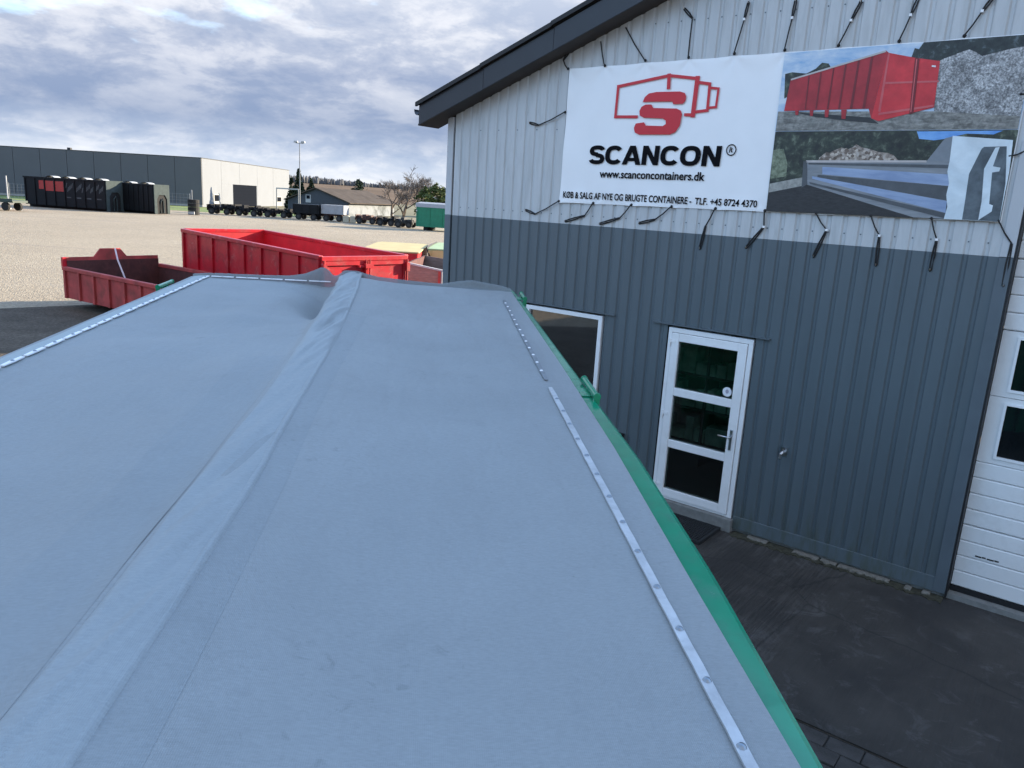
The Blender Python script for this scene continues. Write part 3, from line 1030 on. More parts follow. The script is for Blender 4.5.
YP = -0.012
k0 = [(-1.646, 4.413), (-1.919, 4.418), (-1.914, 4.739), (-1.296, 4.824), (-0.965, 4.779), (-0.973, 4.42), (-1.059, 4.422)]
lg = MB()
for n_, P in enumerate(stroke(k0[:5], .031) + stroke(k0[4:6], .050) + stroke(k0[5:], .031) + stroke([(-0.955, 4.742), (-0.821, 4.720), (-0.817, 4.461), (-0.955, 4.448)], .030)
                       + stroke([(-0.815, 4.682), (-0.719, 4.671), (-0.724, 4.491), (-0.812, 4.486)], .024) + stroke([(-1.296, 4.824), (-1.289, 4.706)], .040)):
    lg.prism(P, 'y', YP - 0.0004 * (n_ % 7), YP + 0.0005 - 0.0004 * (n_ % 7) + .00001)
lg.prism([(-1.585, 4.563), (-1.565, 4.614), (-1.517, 4.651), (-1.427, 4.663), (-1.151, 4.658), (-1.091, 4.641), (-1.07, 4.605), (-1.076, 4.56), (-1.101, 4.533), (-1.212, 4.531), (-1.227, 4.56), (-1.492, 4.565)], 'y', YP - .004, YP - .003)
lg.prism([(-1.474, 4.536), (-1.448, 4.5), (-1.169, 4.487), (-1.117, 4.466), (-1.098, 4.43), (-1.11, 4.314), (-1.155, 4.248), (-1.218, 4.223), (-1.594, 4.225), (-1.65, 4.247), (-1.665, 4.295), (-1.648, 4.342), (-1.543, 4.353), (-1.52, 4.319), (-1.312, 4.311), (-1.278, 4.331), (-1.282, 4.367), (-1.321, 4.389), (-1.551, 4.401), (-1.607, 4.425), (-1.615, 4.473), (-1.595, 4.514), (-1.545, 4.538)], 'y', YP - .004, YP - .003)
lg.build('printed_logo', M['p_red'], ban)


def text_obj(name, body, u0, u1, z0, z1, material, parent, y, shear=0.0, bold=0.0):
    cu_ = bpy.data.curves.new(name, 'FONT')
    cu_.body = body
    cu_.size = 1.0
    cu_.shear = shear
    cu_.offset = bold
    cu_.resolution_u = 4
    ob = bpy.data.objects.new(name, cu_)
    COL.objects.link(ob)
    dg = bpy.context.evaluated_depsgraph_get()
    me = bpy.data.meshes.new_from_object(ob.evaluated_get(dg))
    bpy.data.objects.remove(ob)
    xs = [v.co.x for v in me.vertices]
    ys = [v.co.y for v in me.vertices]
    xa, xb, ya, yb = min(xs), max(xs), min(ys), max(ys)
    for v in me.vertices:
        v.co = Vector((u0 + (v.co.x - xa) / (xb - xa) * (u1 - u0), y, z0 + (v.co.y - ya) / (yb - ya) * (z1 - z0)))
    me.materials.clear()
    me.materials.append(material)
    return link(name, me, parent)




def band(path, w):
    """thick stroke along a path of (x, z) points; w = half width or list of half widths"""
    out = []
    n_ = len(path)
    L_, R_ = [], []
    for k in range(n_):
        a = Vector(path[max(0, k - 1)])
        b_ = Vector(path[min(n_ - 1, k + 1)])
        d = (b_ - a).normalized()
        q = Vector((-d.y, d.x)) * w
        p = Vector(path[k])
        L_.append(tuple(p + q))
        R_.append(tuple(p - q))
    for k in range(n_ - 1):
        out.append([L_[k], L_[k + 1], R_[k + 1], R_[k]])
    return out


def arc(cx_, cy_, rx, ry, a0, a1, n_=14, e=2.5):
    r_ = []
    for k in range(n_ + 1):
        t = R(a0 + (a1 - a0) * k / n_)
        c_, s_ = math.cos(t), math.sin(t)
        r_.append((cx_ + rx * math.copysign(abs(c_) ** (2 / e), c_), cy_ + ry * math.copysign(abs(s_) ** (2 / e), s_)))
    return r_


def glyph(ch):
    if ch == 'S':
        return 0.80, band(arc(.40, .715, .27, .185, 12, 268, 16) + arc(.40, .285, .28, .185, 88, -168, 16), .108)
    if ch == 'C':
        return 0.86, band(arc(.44, .5, .315, .39, 38, 322, 26), .112)
    if ch == 'O':
        return 0.90, band(arc(.45, .5, .325, .39, 0, 360, 30), .112)
    if ch == 'N':
        return 0.86, [[(.05, 0), (.27, 0), (.27, 1), (.05, 1)], [(.59, 0), (.81, 0), (.81, 1), (.59, 1)], [(.05, 1), (.28, 1), (.81, 0), (.58, 0)]]
    if ch == 'A':
        return 0.86, [[(-.01, 0), (.22, 0), (.53, 1), (.30, 1)], [(.64, 0), (.88, 0), (.56, 1), (.33, 1)], [(.18, .19), (.70, .19), (.65, .36), (.23, .36)]]


nb = MB()
word = [glyph(c) for c in 'SCANCON']
tw_ = sum(w for w, _ in word)
UN0, UN1, ZN0, ZN1, SHR = -2.235, -0.600, 3.903, 4.108, 0.04
sx_n = (UN1 - UN0) / tw_
penx = 0.0
for gi, (w_, polys) in enumerate(word):
    for qi, P in enumerate(polys):
        pts2 = [(UN0 + (penx + px_) * sx_n + SHR * pz_ * (ZN1 - ZN0), ZN0 + pz_ * (ZN1 - ZN0)) for px_, pz_ in P]
        nb.add([(a, YP - .00002 * (qi % 3), b_) for a, b_ in pts2], [tuple(range(len(pts2)))])
    penx += w_
nb.build('printed_name', M['p_black'], ban)
rm = MB()
n = 24
for k in range(n):
    a, b = 6.2832 * k / n, 6.2832 * (k + 1) / n
    rm.add([(-0.505 + r * math.cos(t) * 0.95, YP, 4.068 + r * math.sin(t)) for r, t in ((.058, a), (.058, b), (.047, b), (.047, a))], [(0, 1, 2, 3)])
rm.build('printed_mark', M['p_black'], ban)
text_obj('printed_mark', 'R', -0.527, -0.485, 4.042, 4.094, M['p_black'], ban, YP, 0.1, 0.02)
text_obj('printed_address', 'www.scanconcontainers.dk', -2.065, -0.762, 3.752, 3.842, M['p_black'], ban, YP, 0.0, 0.022)
text_obj('printed_slogan', 'K\u00d8B & SALG AF NYE OG BRUGTE CONTAINERE -', -2.555, -0.885, 3.505, 3.583, M['p_black'], ban, YP, 0.0, 0.022)
text_obj('printed_phone', 'TLF. +45 8724 4370', -0.845, -0.160, 3.508, 3.580, M['p_black'], ban, YP, 0.0, 0.022)


def pmat(name, a, b, scale, rough=0.45, c=None, stretch=None, lo=0.35, hi=0.65, detail=7):
    m = bpy.data.materials.new(name)
    m.use_nodes = True
    nt = m.node_tree
    p = nt.nodes['Principled BSDF']
    p.inputs['Roughness'].default_value = rough
    t = nt.nodes.new('ShaderNodeTexCoord')
    v = t.outputs['Object']
    if stretch:
        mp = nt.nodes.new('ShaderNodeMapping')
        mp.inputs['Scale'].default_value = stretch
        nt.links.new(v, mp.inputs[0])
        v = mp.outputs[0]
    n = noise_node(nt, v, scale, detail, 0.65, 0.3)
    stops = [(lo, a), (hi, b)] if c is None else [(lo, a), ((lo + hi) / 2, b), (hi, c)]
    nt.links.new(ramp_node(nt, n, stops), p.inputs['Base Color'])
    return m


P_ = {}
P_['sky'] = pmat('print_sky', (0.22, 0.40, 0.62), (0.62, 0.68, 0.74), 3.2, stretch=(1, 1, 2.5))
P_['bluesky'] = pmat('print_blue_sky', (0.09, 0.26, 0.62), (0.20, 0.42, 0.76), 6)
def blotch(m, sc, lo, hi, dark, seed=0.0):
    nt = m.node_tree
    p = nt.nodes['Principled BSDF']
    src = p.inputs['Base Color'].links[0].from_socket
    t = nt.nodes.new('ShaderNodeTexCoord')
    mp = nt.nodes.new('ShaderNodeMapping')
    mp.inputs['Location'].default_value = (seed, seed, seed)
    nt.links.new(t.outputs['Object'], mp.inputs[0])
    n = noise_node(nt, mp.outputs[0], sc, 7, 0.62, 0.6)
    nt.links.new(mix_node(nt, 1.0, src, ramp_node(nt, n, [(lo, dark), (hi, 1.15)]), 'MULTIPLY'), p.inputs['Base Color'])


P_['trees'] = pmat('print_trees', (0.008, 0.012, 0.010), (0.035, 0.048, 0.030), 16, c=(0.17, 0.20, 0.14), lo=.38, hi=.70, detail=10)
P_['darktrees'] = pmat('print_dark_trees', (0.006, 0.009, 0.009), (0.022, 0.030, 0.026), 14, c=(0.14, 0.18, 0.20), lo=.38, hi=.74, detail=9)
P_['gravel'] = pmat('print_gravel_heap', (0.12, 0.12, 0.12), (0.34, 0.335, 0.33), 60, c=(0.66, 0.65, 0.63), lo=.36, hi=.66, detail=10)
P_['dirt'] = pmat('print_dirt_yard', (0.12, 0.115, 0.10), (0.30, 0.29, 0.26), 9, stretch=(1, 1, 4))
P_['redside'] = pmat('print_red_side', (0.30, 0.010, 0.016), (0.42, 0.018, 0.026), 6)
P_['redend'] = pmat('print_red_end', (0.48, 0.016, 0.022), (0.60, 0.030, 0.036), 5)
P_['redlight'] = pmat('print_red_light', (0.50, 0.07, 0.08), (0.60, 0.12, 0.12), 5)
P_['reddark'] = pmat('print_red_dark', (0.14, 0.006, 0.010), (0.18, 0.008, 0.012), 5)
P_['rim'] = pmat('print_rim', (0.42, 0.38, 0.36), (0.55, 0.50, 0.48), 5)
P_['shadow'] = pmat('print_shadow', (0.012, 0.012, 0.013), (0.03, 0.03, 0.03), 12)
P_['blackyard'] = pmat('print_dark_yard', (0.010, 0.010, 0.011), (0.030, 0.030, 0.032), 20, stretch=(1, 1, 5))
P_['logs'] = pmat('print_log_pile', (0.11, 0.08, 0.06), (0.34, 0.28, 0.23), 16, c=(0.50, 0.45, 0.40), lo=.4, hi=.66)
P_['silver'] = pmat('print_silver_side', (0.17, 0.185, 0.20), (0.27, 0.285, 0.30), 4, stretch=(.6, 1, 5))
P_['silverblue'] = pmat('print_blue_reflection', (0.20, 0.27, 0.42), (0.33, 0.41, 0.56), 3, stretch=(.8, 1, 5))
P_['silverdark'] = pmat('print_dark_fold', (0.05, 0.055, 0.06), (0.09, 0.10, 0.11), 5)
P_['plate'] = pmat('print_white_hook_plate', (0.52, 0.60, 0.64), (0.66, 0.72, 0.74), 3)
P_['opening'] = pmat('print_hook_opening', (0.05, 0.065, 0.075), (0.13, 0.16, 0.18), 7)
P_['lobe'] = pmat('print_grey_end', (0.17, 0.19, 0.21), (0.24, 0.26, 0.28), 4)
P_['lground'] = pmat('print_pale_ground', (0.22, 0.22, 0.20), (0.38, 0.37, 0.33), 22)
P_['bush'] = pmat('print_bush', (0.07, 0.09, 0.05), (0.26, 0.30, 0.20), 26)
P_['white'] = pmat('print_tag', (0.7, 0.7, 0.7), (0.75, 0.75, 0.75), 2)


blotch(P_['gravel'], 7.0, .36, .60, 0.50, 1.0)
blotch(P_['gravel'], 30.0, .36, .56, 0.55, 2.0)
blotch(P_['trees'], 5.0, .38, .62, 0.35, 3.0)
blotch(P_['redside'], 4.0, .3, .6, 0.80, 4.0)
blotch(P_['redend'], 4.5, .3, .6, 0.84, 5.0)
blotch(P_['dirt'], 26.0, .36, .6, 0.6, 6.0)
blotch(P_['plate'], 3.0, .3, .6, 0.86, 7.0)


def ph(name, parent, key, P, lvl):
    return flat(name, [P], P_[key], parent, YP - 0.0012 * lvl)


pt_ = flat('printed_photo', [[(-0.072, 4.246), (1.972, 4.246), (1.972, 4.984), (-0.078, 4.968)]], P_['sky'], ban, YP)
pt_['label'] = 'printed photo of a red container beside a heap of gravel'
ph('printed_trees', pt_, 'trees', [(-0.047, 4.777), (0.02, 4.79), (0.156, 4.771), (0.24, 4.81), (0.29, 4.86), (0.352, 4.85), (0.417, 4.758), (-0.025, 4.551)], 1)
ph('printed_trees', pt_, 'darktrees', [(1.06, 4.86), (1.075, 4.935), (1.11, 4.925), (1.14, 4.978), (1.5, 4.980), (1.966, 4.983), (1.968, 4.76), (1.306, 4.80)], 1)
ph('printed_yard', pt_, 'dirt', [(-0.068, 4.432), (1.968, 4.39), (1.968, 4.250), (-0.068, 4.250)], 2)
ph('printed_heap', pt_, 'gravel', [(1.27, 4.805), (1.32, 4.832), (1.42, 4.868), (1.502, 4.896), (1.56, 4.868), (1.607, 4.836), (1.694, 4.856), (1.82, 4.882), (1.966, 4.90), (1.968, 4.349), (1.316, 4.403)], 3)
ph('printed_shadow', pt_, 'shadow', [(0.086, 4.424), (0.795, 4.361), (0.879, 4.305), (0.60, 4.335), (0.283, 4.378)], 4)
ph('printed_side', pt_, 'redside', [(0.018, 4.728), (0.839, 4.932), (0.866, 4.912), (0.828, 4.63), (0.807, 4.350), (0.772, 4.438), (-0.009, 4.435)], 5)
ph('printed_end', pt_, 'redend', [(0.864, 4.91), (1.103, 4.851), (1.295, 4.815), (1.311, 4.435), (0.871, 4.327), (0.807, 4.354), (0.83, 4.63)], 6)
for P in ([(0.183, 4.747), (0.195, 4.746), (0.202, 4.448), (0.19, 4.448)], [(0.29, 4.775), (0.302, 4.776), (0.305, 4.446), (0.29, 4.446)], [(0.401, 4.807), (0.414, 4.808), (0.414, 4.443), (0.397, 4.443)],
          [(0.505, 4.832), (0.52, 4.834), (0.518, 4.443), (0.5, 4.443)], [(0.614, 4.866), (0.631, 4.869), (0.629, 4.442), (0.606, 4.442)], [(0.722, 4.89), (0.742, 4.893), (0.74, 4.44), (0.716, 4.44)]):
    ph('printed_rib', pt_, 'reddark', P, 7)
for P in ([(0.10, 4.434), (0.135, 4.434), (0.135, 4.395), (0.11, 4.395)], [(0.24, 4.434), (0.275, 4.434), (0.275, 4.383), (0.25, 4.383)], [(0.38, 4.434), (0.42, 4.434), (0.42, 4.37), (0.39, 4.37)], [(0.53, 4.434), (0.58, 4.434), (0.58, 4.352), (0.545, 4.352)]):
    ph('printed_foot', pt_, 'redside', P, 7)
ph('printed_rim', pt_, 'rim', [(0.018, 4.728), (0.839, 4.932), (0.846, 4.917), (0.021, 4.714)], 8)
ph('printed_frame', pt_, 'redlight', [(0.864, 4.91), (0.878, 4.905), (0.878, 4.403), (0.857, 4.414)], 7)
ph('printed_frame', pt_, 'redlight', [(0.863, 4.398), (1.306, 4.458), (1.308, 4.440), (0.864, 4.378)], 8)
ph('printed_frame', pt_, 'redlight', [(0.879, 4.662), (1.313, 4.656), (1.314, 4.642), (0.881, 4.645)], 8)
ph('printed_divider', pt_, 'reddark', [(1.093, 4.852), (1.130, 4.845), (1.154, 4.39), (1.122, 4.383)], 9)
ph('printed_bolt', pt_, 'redlight', [(1.104, 4.84), (1.113, 4.84), (1.136, 4.40), (1.128, 4.40)], 10)
ph('printed_tag', pt_, 'white', [(1.237, 4.784), (1.269, 4.779), (1.27, 4.766), (1.238, 4.770)], 9)

pb_ = flat('printed_photo', [[(-0.060, 3.478), (1.972, 3.494), (1.972, 4.243), (-0.070, 4.243)]], P_['trees'], ban, YP)
pb_['label'] = 'printed photo of a silver container with white hook plate'
ph('printed_sky', pb_, 'bluesky', [(1.206, 4.236), (1.865, 4.238), (1.80, 4.207), (1.60, 4.215), (1.434, 4.172), (1.357, 4.160), (1.234, 4.173)], 1)
ph('printed_logs', pb_, 'logs', [(0.377, 3.976), (0.41, 4.02), (0.448, 4.055), (0.48, 4.048), (0.521, 4.072), (0.58, 4.096), (0.64, 4.08), (0.683, 4.100), (0.71, 4.126), (0.76, 4.10), (0.827, 4.085), (0.918, 4.058), (1.0, 4.05), (1.049, 4.030), (1.099, 3.980)], 1)
rnd_l = random.Random(5)
P_['logdark'] = pmat('print_log_bark', (0.10, 0.07, 0.05), (0.18, 0.13, 0.10), 9)
P_['logend'] = pmat('print_log_end', (0.42, 0.34, 0.27), (0.60, 0.53, 0.45), 9)
lm, ld = MB(), MB()
for q in range(70):
    uu = rnd_l.uniform(.40, 1.06)
    top_ = .995 + .13 * max(0.0, 1 - abs(uu - .70) / .36)
    zz = 3.0 + rnd_l.uniform(.985, max(.99, top_) - .012)
    rr = rnd_l.uniform(.009, .019)
    tgt = lm if rnd_l.random() < .62 else ld
    tgt.prism([(uu + rr * math.cos(6.283 * e_ / 7), zz + rr * .85 * math.sin(6.283 * e_ / 7)) for e_ in range(7)], 'y', YP - .0030 - .00001 * q, YP - .0028 - .00001 * q)
for q_, key_ in ((lm, 'logend'), (ld, 'logdark')):
    o_l = q_.build('printed_log_ends', P_[key_], pb_)
    o_l['kind'] = 'stuff'
ph('printed_bush', pb_, 'bush', [(-0.066, 4.071), (0.035, 4.083), (0.092, 3.941), (0.097, 3.822), (-0.058, 3.795)], 1)
ph('printed_ground', pb_, 'lground', [(-0.058, 3.746), (0.269, 3.82), (0.283, 3.721), (-0.058, 3.655)], 2)
ph('printed_yard', pb_, 'blackyard', [(-0.058, 3.661), (0.305, 3.745), (1.30, 3.60), (1.30, 3.492), (-0.058, 3.482)], 3)
ph('printed_side', pb_, 'silver', [(0.271, 3.972), (1.508, 3.984), (1.552, 3.496), (1.30, 3.494), (0.303, 3.752)], 4)
ph('printed_end', pb_, 'lobe', [(1.326, 3.982), (1.419, 4.141), (1.442, 4.177), (1.498, 4.193), (1.508, 3.984)], 5)
ph('printed_fold', pb_, 'silverblue', [(0.433, 3.919), (1.522, 3.874), (1.539, 3.777), (0.443, 3.85)], 5)
ph('printed_fold', pb_, 'silverblue', [(0.351, 3.829), (1.544, 3.649), (1.549, 3.548), (0.355, 3.805)], 5)
ph('printed_fold', pb_, 'silverdark', [(0.297, 3.954), (1.512, 3.955), (1.518, 3.925), (0.3, 3.938)], 5)
ph('printed_fold', pb_, 'silverdark', [(0.40, 3.845), (1.538, 3.775), (1.544, 3.652), (0.40, 3.822)], 5)
ph('printed_fold', pb_, 'silverdark', [(0.33, 3.775), (1.549, 3.545), (1.552, 3.50), (0.34, 3.757)], 6)
ph('printed_rail', pb_, 'rim', [(0.271, 3.976), (1.325, 3.990), (1.328, 3.972), (0.274, 3.956)], 6)
ph('printed_toe', pb_, 'silverdark', [(0.247, 3.967), (0.283, 3.968), (0.315, 3.753), (0.264, 3.72)], 6)
ph('printed_hook_plate', pb_, 'plate', [(1.497, 4.197), (1.95, 4.161), (1.968, 3.9), (1.968, 3.496), (1.545, 3.494), (1.555, 3.60), (1.530, 3.70), (1.535, 3.80), (1.505, 3.90), (1.508, 3.984)], 7)
ph('printed_opening', pb_, 'opening', [(1.75, 4.106), (1.914, 4.111), (1.958, 3.807), (1.966, 3.498), (1.687, 3.498), (1.683, 3.672), (1.675, 3.882), (1.734, 4.09)], 8)
ph('printed_hook', pb_, 'plate', [(1.834, 4.1), (1.864, 4.106), (1.842, 3.948), (1.899, 3.938), (1.895, 3.908), (1.845, 3.898), (1.868, 3.638), (1.898, 3.629), (1.897, 3.577), (1.81, 3.500), (1.809, 3.656), (1.781, 3.926)], 9)

# ---- black elastic ties that hold the banner
ties = []
NTH = ['first', 'second', 'third', 'fourth', 'fifth', 'sixth', 'seventh', 'eighth', 'ninth']


def tie(label, pts, clip=True, loop=True):
    g0 = pts[0]
    t = wall_thing('banner_tie', label, 'elastic tie', g0[0], -0.04, g0[1], 'black elastic ties holding the banner')
    P = [Vector((p[0] - g0[0], 0.0, p[1] - g0[1])) for p in pts]
    P[0].y = -0.012
    for q in P[1:]:
        q.y = 0.004
    P[-1].y = 0.012
    c = MB()
    mid_ = (P[0] + P[1]) / 2 + Vector((0, -.004, -.012 * (1 if abs(P[1].x) > .04 else 0)))
    c.tube([P[0], mid_, P[1]], 0.007, 6)
    hk_ = MB().tube([P[-1] + Vector((0, .03, 0)), P[-1] + Vector((0, -.018, 0)), P[-1] + Vector((0, -.020, .016))], 0.0045, 6)
    hk_.build('screw_hook', M['steel'], t)
    c.build('cord', M['black'], t)
    MB().dome(0, 0, 0, 0.017, 0.015).build('cord_knob', M['black'], t).rotation_euler = (R(90), 0, 0)
    if len(P) > 2 and loop:
        d = (P[2] - P[1]).normalized()
        nrm = Vector((-d.z, 0, d.x)) * 0.011
        lp = MB()
        lp.tube([P[1] + nrm * .4, (P[1] + P[2]) / 2 + nrm, P[2] + nrm * 0.8, P[2] + d * .012, P[2] - nrm * 0.8, (P[1] + P[2]) / 2 - nrm, P[1] - nrm * .4], 0.0075, 6)
        lp.build('cord_loop', M['black'], t)
        if clip:
            BX(-.011, .011, -.012, .010, -.011, .011).build('clip', M['pvc'], t).location = P[1]
    return t


TOP = [((-2.10, 4.955), (-2.19, 5.22), None), ((-1.59, 4.98), (-1.88, 5.34), None), ((-1.08, 4.98), (-1.085, 5.36), (-1.19, 5.46)), ((-0.58, 4.985), (-0.52, 5.30), (-0.50, 5.45)),
       ((-0.07, 4.985), (-0.04, 5.27), (-0.03, 5.42)), ((0.43, 4.99), (0.51, 5.20), (0.57, 5.35)), ((0.95, 4.99), (1.01, 5.20), (1.05, 5.34)), ((1.46, 4.995), (1.56, 5.18), (1.62, 5.28))]
BOT = [((-2.11, 3.45), (-2.22, 3.30), (-2.49, 3.22)), ((-1.60, 3.455), (-1.74, 3.30), (-2.0, 3.22)), ((-1.10, 3.46), (-1.29, 3.31), (-1.48, 3.26)), ((-0.59, 3.465), (-0.68, 3.28), (-0.72, 3.04)),
       ((-0.06, 3.47), (-0.05, 3.31), (-0.21, 3.09)), ((0.45, 3.475), (0.57, 3.32), (0.48, 3.06)), ((0.95, 3.48), (1.05, 3.30), (1.06, 3.03)), ((1.46, 3.485), (1.53, 3.30), (1.52, 3.03))]
for k, (a, b, c) in enumerate(TOP):
    tie('black elastic tie pulling up the banner top edge, %s from its left corner' % NTH[k], [p for p in (a, b, c) if p], clip=k >= 3)
for k, (a, b, c) in enumerate(BOT):
    tie('black elastic tie hanging from the banner bottom edge, %s from the left after the corner' % NTH[k], [a, b, c], clip=k >= 4)
tie('black elastic tie stretched left from the upper half of the banner left edge', [(-2.60, 4.47), (-2.98, 4.33), (-3.12, 4.36)], clip=False)
tie('black elastic tie stretched left from the lower left banner corner', [(-2.60, 3.45), (-2.95, 3.28), (-3.10, 3.32)], clip=False)
tie('short black elastic tie at the upper left banner corner under the eaves', [(-2.60, 4.95), (-2.68, 5.05), (-2.60, 5.15)], clip=False)
tie('black elastic tie crossing from the lower right banner corner to the garage opening', [(1.97, 3.50), (2.10, 3.31), (2.10, 2.95)], clip=False)
tie('short black elastic tie at the middle of the banner right edge', [(1.955, 4.02), (2.07, 4.07)], clip=False)
tie('short black elastic tie near the top of the banner right edge', [(1.955, 4.51), (2.09, 4.53)], clip=False)

# ------------------------------------------------------------------ covered container in the foreground
CRX, CRZ = R(1.547), R(6.1934)
rot = Matrix.Rotation(CRZ, 3, 'Z') @ Matrix.Rotation(CRX, 3, 'X')
HT = 2.36
c_loc = EYE - rot @ Vector((0, 0, 0.9 + HT))
cc = thing('covered_container', 'green hook lift container in front covered by a taut grey mesh tarpaulin', 'container', c_loc, CRZ, rx=CRX)
Y0, Y1 = -0.25, 6.60


def lerp_tab(tab, y):
    for (a, va), (b, vb) in zip(tab, tab[1:]):
        if y <= b:
            s = max(0.0, (y - a) / (b - a))
            return va + (vb - va) * s
    return tab[-1][1]


OUT_R = [(-0.3, .655), (1.0, .671), (1.7, .716), (2.5, .745), (3.2, .742), (5.0, .72), (6.62, .696)]
HEM_R = [(-0.3, .618), (1.0, .628), (1.6, .640), (2.57, .664), (3.8, .667), (6.6, .648)]
HEM_L = [(-0.3, -1.90), (3.5, -1.918), (6.6, -1.95)]


SLV_L = [(-.3, -.665), (.6, -.652), (1.08, -.638), (1.4, -.620), (1.7, -.630), (2.0, -.634), (2.32, -.630), (2.64, -.620), (2.9, -.617), (3.49, -.637), (4.68, -.680), (5.6, -.727), (6.5, -.765)]
SLV_R = [(-.3, -.505), (.96, -.488), (1.4, -.477), (1.9, -.467), (2.7, -.474), (3.3, -.474), (4.3, -.490), (5.66, -.542), (6.5, -.60)]


def ridge_x(y):
    return lerp_tab([(-.3, -.580), (1.0, -.563), (1.9, -.550), (2.9, -.542), (3.6, -.557), (4.6, -.588), (5.6, -.634), (6.6, -.690)], y)


def ridge_h(y):
    return 0.055 + 0.0065 * y


def gauss(a, s):
    return math.exp(-(a / s) ** 2)


def tarp_z(x, y):
    xr, hr = ridge_x(y), ridge_h(y)
    if x < xr:
        w = (xr - x) / (xr + 1.815)
    else:
        w = (x - xr) / (0.54 - xr)
    w = max(0.0, min(1.0, w))
    z = hr * max(0.0, 1 - w / 0.93 * 1.0) ** 1.15 if w > .07 else hr * (1 - .07 / .93) ** 1.15
    z -= 0.030 * math.sin(math.pi * w) ** 2 * (1.0 if x < xr else 0.7)
    # deep fold beside the ridge near the far end
    if x < xr:
        d_ = max(0.0, xr - 0.085 - x)
        z -= 0.50 * (1 - math.exp(-d_ / 0.06)) * math.exp(-d_ / 0.19) * gauss(y - 5.75, 0.85)
        z -= 0.030 * (1 - math.exp(-d_ / 0.03)) * math.exp(-d_ / 0.22) * gauss(y - 3.0, 2.6)
        z += 0.022 * gauss(d_ - 0.42 - 0.14 * (5.4 - y), 0.14) * gauss(y - 5.0, 0.9)
    fade = math.sin(math.pi * w) ** 0.7 if 0 < w < 1 else 0
    z += fade * (0.009 * math.sin(3.1 * y + 2.3 * x) + 0.006 * math.sin(7.3 * y - 3.1 * x + 1.2 + math.sin(2 * x)) + 0.004 * math.sin(9 * x + 4 * y + .5))
    # short transverse creases, strongest half way along the right side
    cr = gauss(y - 3.6, 1.3) * gauss(x - 0.25, 0.45) + 0.5 * gauss(y - 4.8, 0.8) * gauss(x + 1.3, 0.5)
    z += fade * cr * 0.022 * mnoise.noise(Vector((x * 0.8 + y * .5, y * 4.2 - x * 1.0, 3.0)))
    z += fade * 0.008 * mnoise.noise(Vector((x * 1.5, y * 1.1, 0.5)))
    # puckers running in from each rivet
    if x > 0.2:
        z += 0.0012 * math.sin(2 * math.pi * y / 0.175) * gauss(x - 0.50, 0.09)
    e = max(0.0, (y - 6.2) / 0.22)
    z *= max(0.25, 1 - 0.45 * min(1, e))
    if x > 0.56:
        z -= 0.004 * min(1, (x - .56) / .04)
    return z


def tarp_pt(i, j):
    y = Y0 + (6.43 - Y0) * j
    xl, xr_ = lerp_tab(HEM_L, y), lerp_tab(HEM_R, y)
    x = xl + (xr_ - xl) * i
    return (x, y, HT + tarp_z(x, y))


MB().grid(tarp_pt, 150, 420).build('tarpaulin', M['tarp'], cc, smooth=True)


# hem on the left folds down over the rail
def hem_l(i, j):
    y = Y0 + (6.50 - Y0) * j
    b, a = -1.865, lerp_tab(HEM_L, y)
    b = -1.832
    tab = [(0.0, a - .012, -0.10), (.2, a - .008, -0.03), (.4, a + .002, -0.004), (.7, -1.885, 0.004), (1.0, b, 0.005)]
    for (p, xa, za), (q, xb, zb) in zip(tab, tab[1:]):
        if i <= q + 1e-6:
            s = (i - p) / (q - p)
            return (xa + (xb - xa) * s, y, HT + za + (zb - za) * s + 0.001 * math.sin(y * 9))


MB().grid(hem_l, 10, 120).build('tarpaulin_hem', M['tarp_pale'], cc, smooth=True)

# far edge flap that stands up over the end bow
CREST = [(-1.95, .0), (-1.85, .012), (-1.45, .015), (-1.2, .022), (-1.06, .05), (-.97, .085), (-.92, .108), (-.87, .085), (-.83, .035), (-.79, .05), (-.74, .092), (-.64, .092), (-.56, .068), (-.47, .050), (-.26, .034), (-.05, .018),
         (.06, .016), (.2, .045), (.32, .058), (.45, .040), (.58, .020), (.66, .0)]


def flap(i, j):
    x = -1.95 + 2.60 * i
    c = lerp_tab(CREST, x)
    z0_ = tarp_z(x, 6.43)
    c += 0.012 + 0.006 * mnoise.noise(Vector((x * 5, 1.0, 2.0)))
    if j <= .45:
        s = j / .45
        dip = -0.016 * math.sin(math.pi * min(1, s * 1.4)) if s < .72 else 0
        return (x, 6.43 + .055 * s + .012 * mnoise.noise(Vector((x * 4, s * 2, 5.0))), HT + z0_ * (1 - s) + c * s ** 1.2 + dip)
    if j <= .6:
        s = (j - .45) / .15
        return (x, 6.485 + .035 * s, HT + c * (1 - .1 * s))
    s = (j - .6) / .4
    return (x, 6.52 + .11 * s, HT + c * .9 * (1 - s) - .35 * s)


MB().grid(flap, 110, 18).build('tarpaulin_flap', M['tarp_net'], cc, smooth=True)


# ridge sleeve with a folded hem on its right
def panel_band(xa, xb, ya, yb):
    def fn(i, j):
        y = ya + (yb - ya) * j
        x = xa + (xb - xa) * i + .004 * math.sin(y * 1.4)
        return (x, y, HT + tarp_z(x, y) + (0.0016 if 0 < i < 1 else 0.0004))
    return fn


for xa_, xb_, ya_, yb_ in ((-.56, -.395, Y0, 4.6), (-.86, -.64, Y0, 3.6)):
    MB().grid(panel_band(xa_, xb_, ya_, yb_), 8, 200).build('overlap_band', M['tarp_band'], cc, smooth=True)


def sleeve_edge(y, side):
    """x of the sleeve edges: uneven, pulled in where the cloth gathers"""
    tab = SLV_L if side < 0 else SLV_R
    v = sum(lerp_tab(tab, y + k * .12) for k in (-2, -1, 0, 1, 2)) / 5
    return v + 0.003 * mnoise.noise(Vector((side * 3.0, y * 4.0, 2.0)))


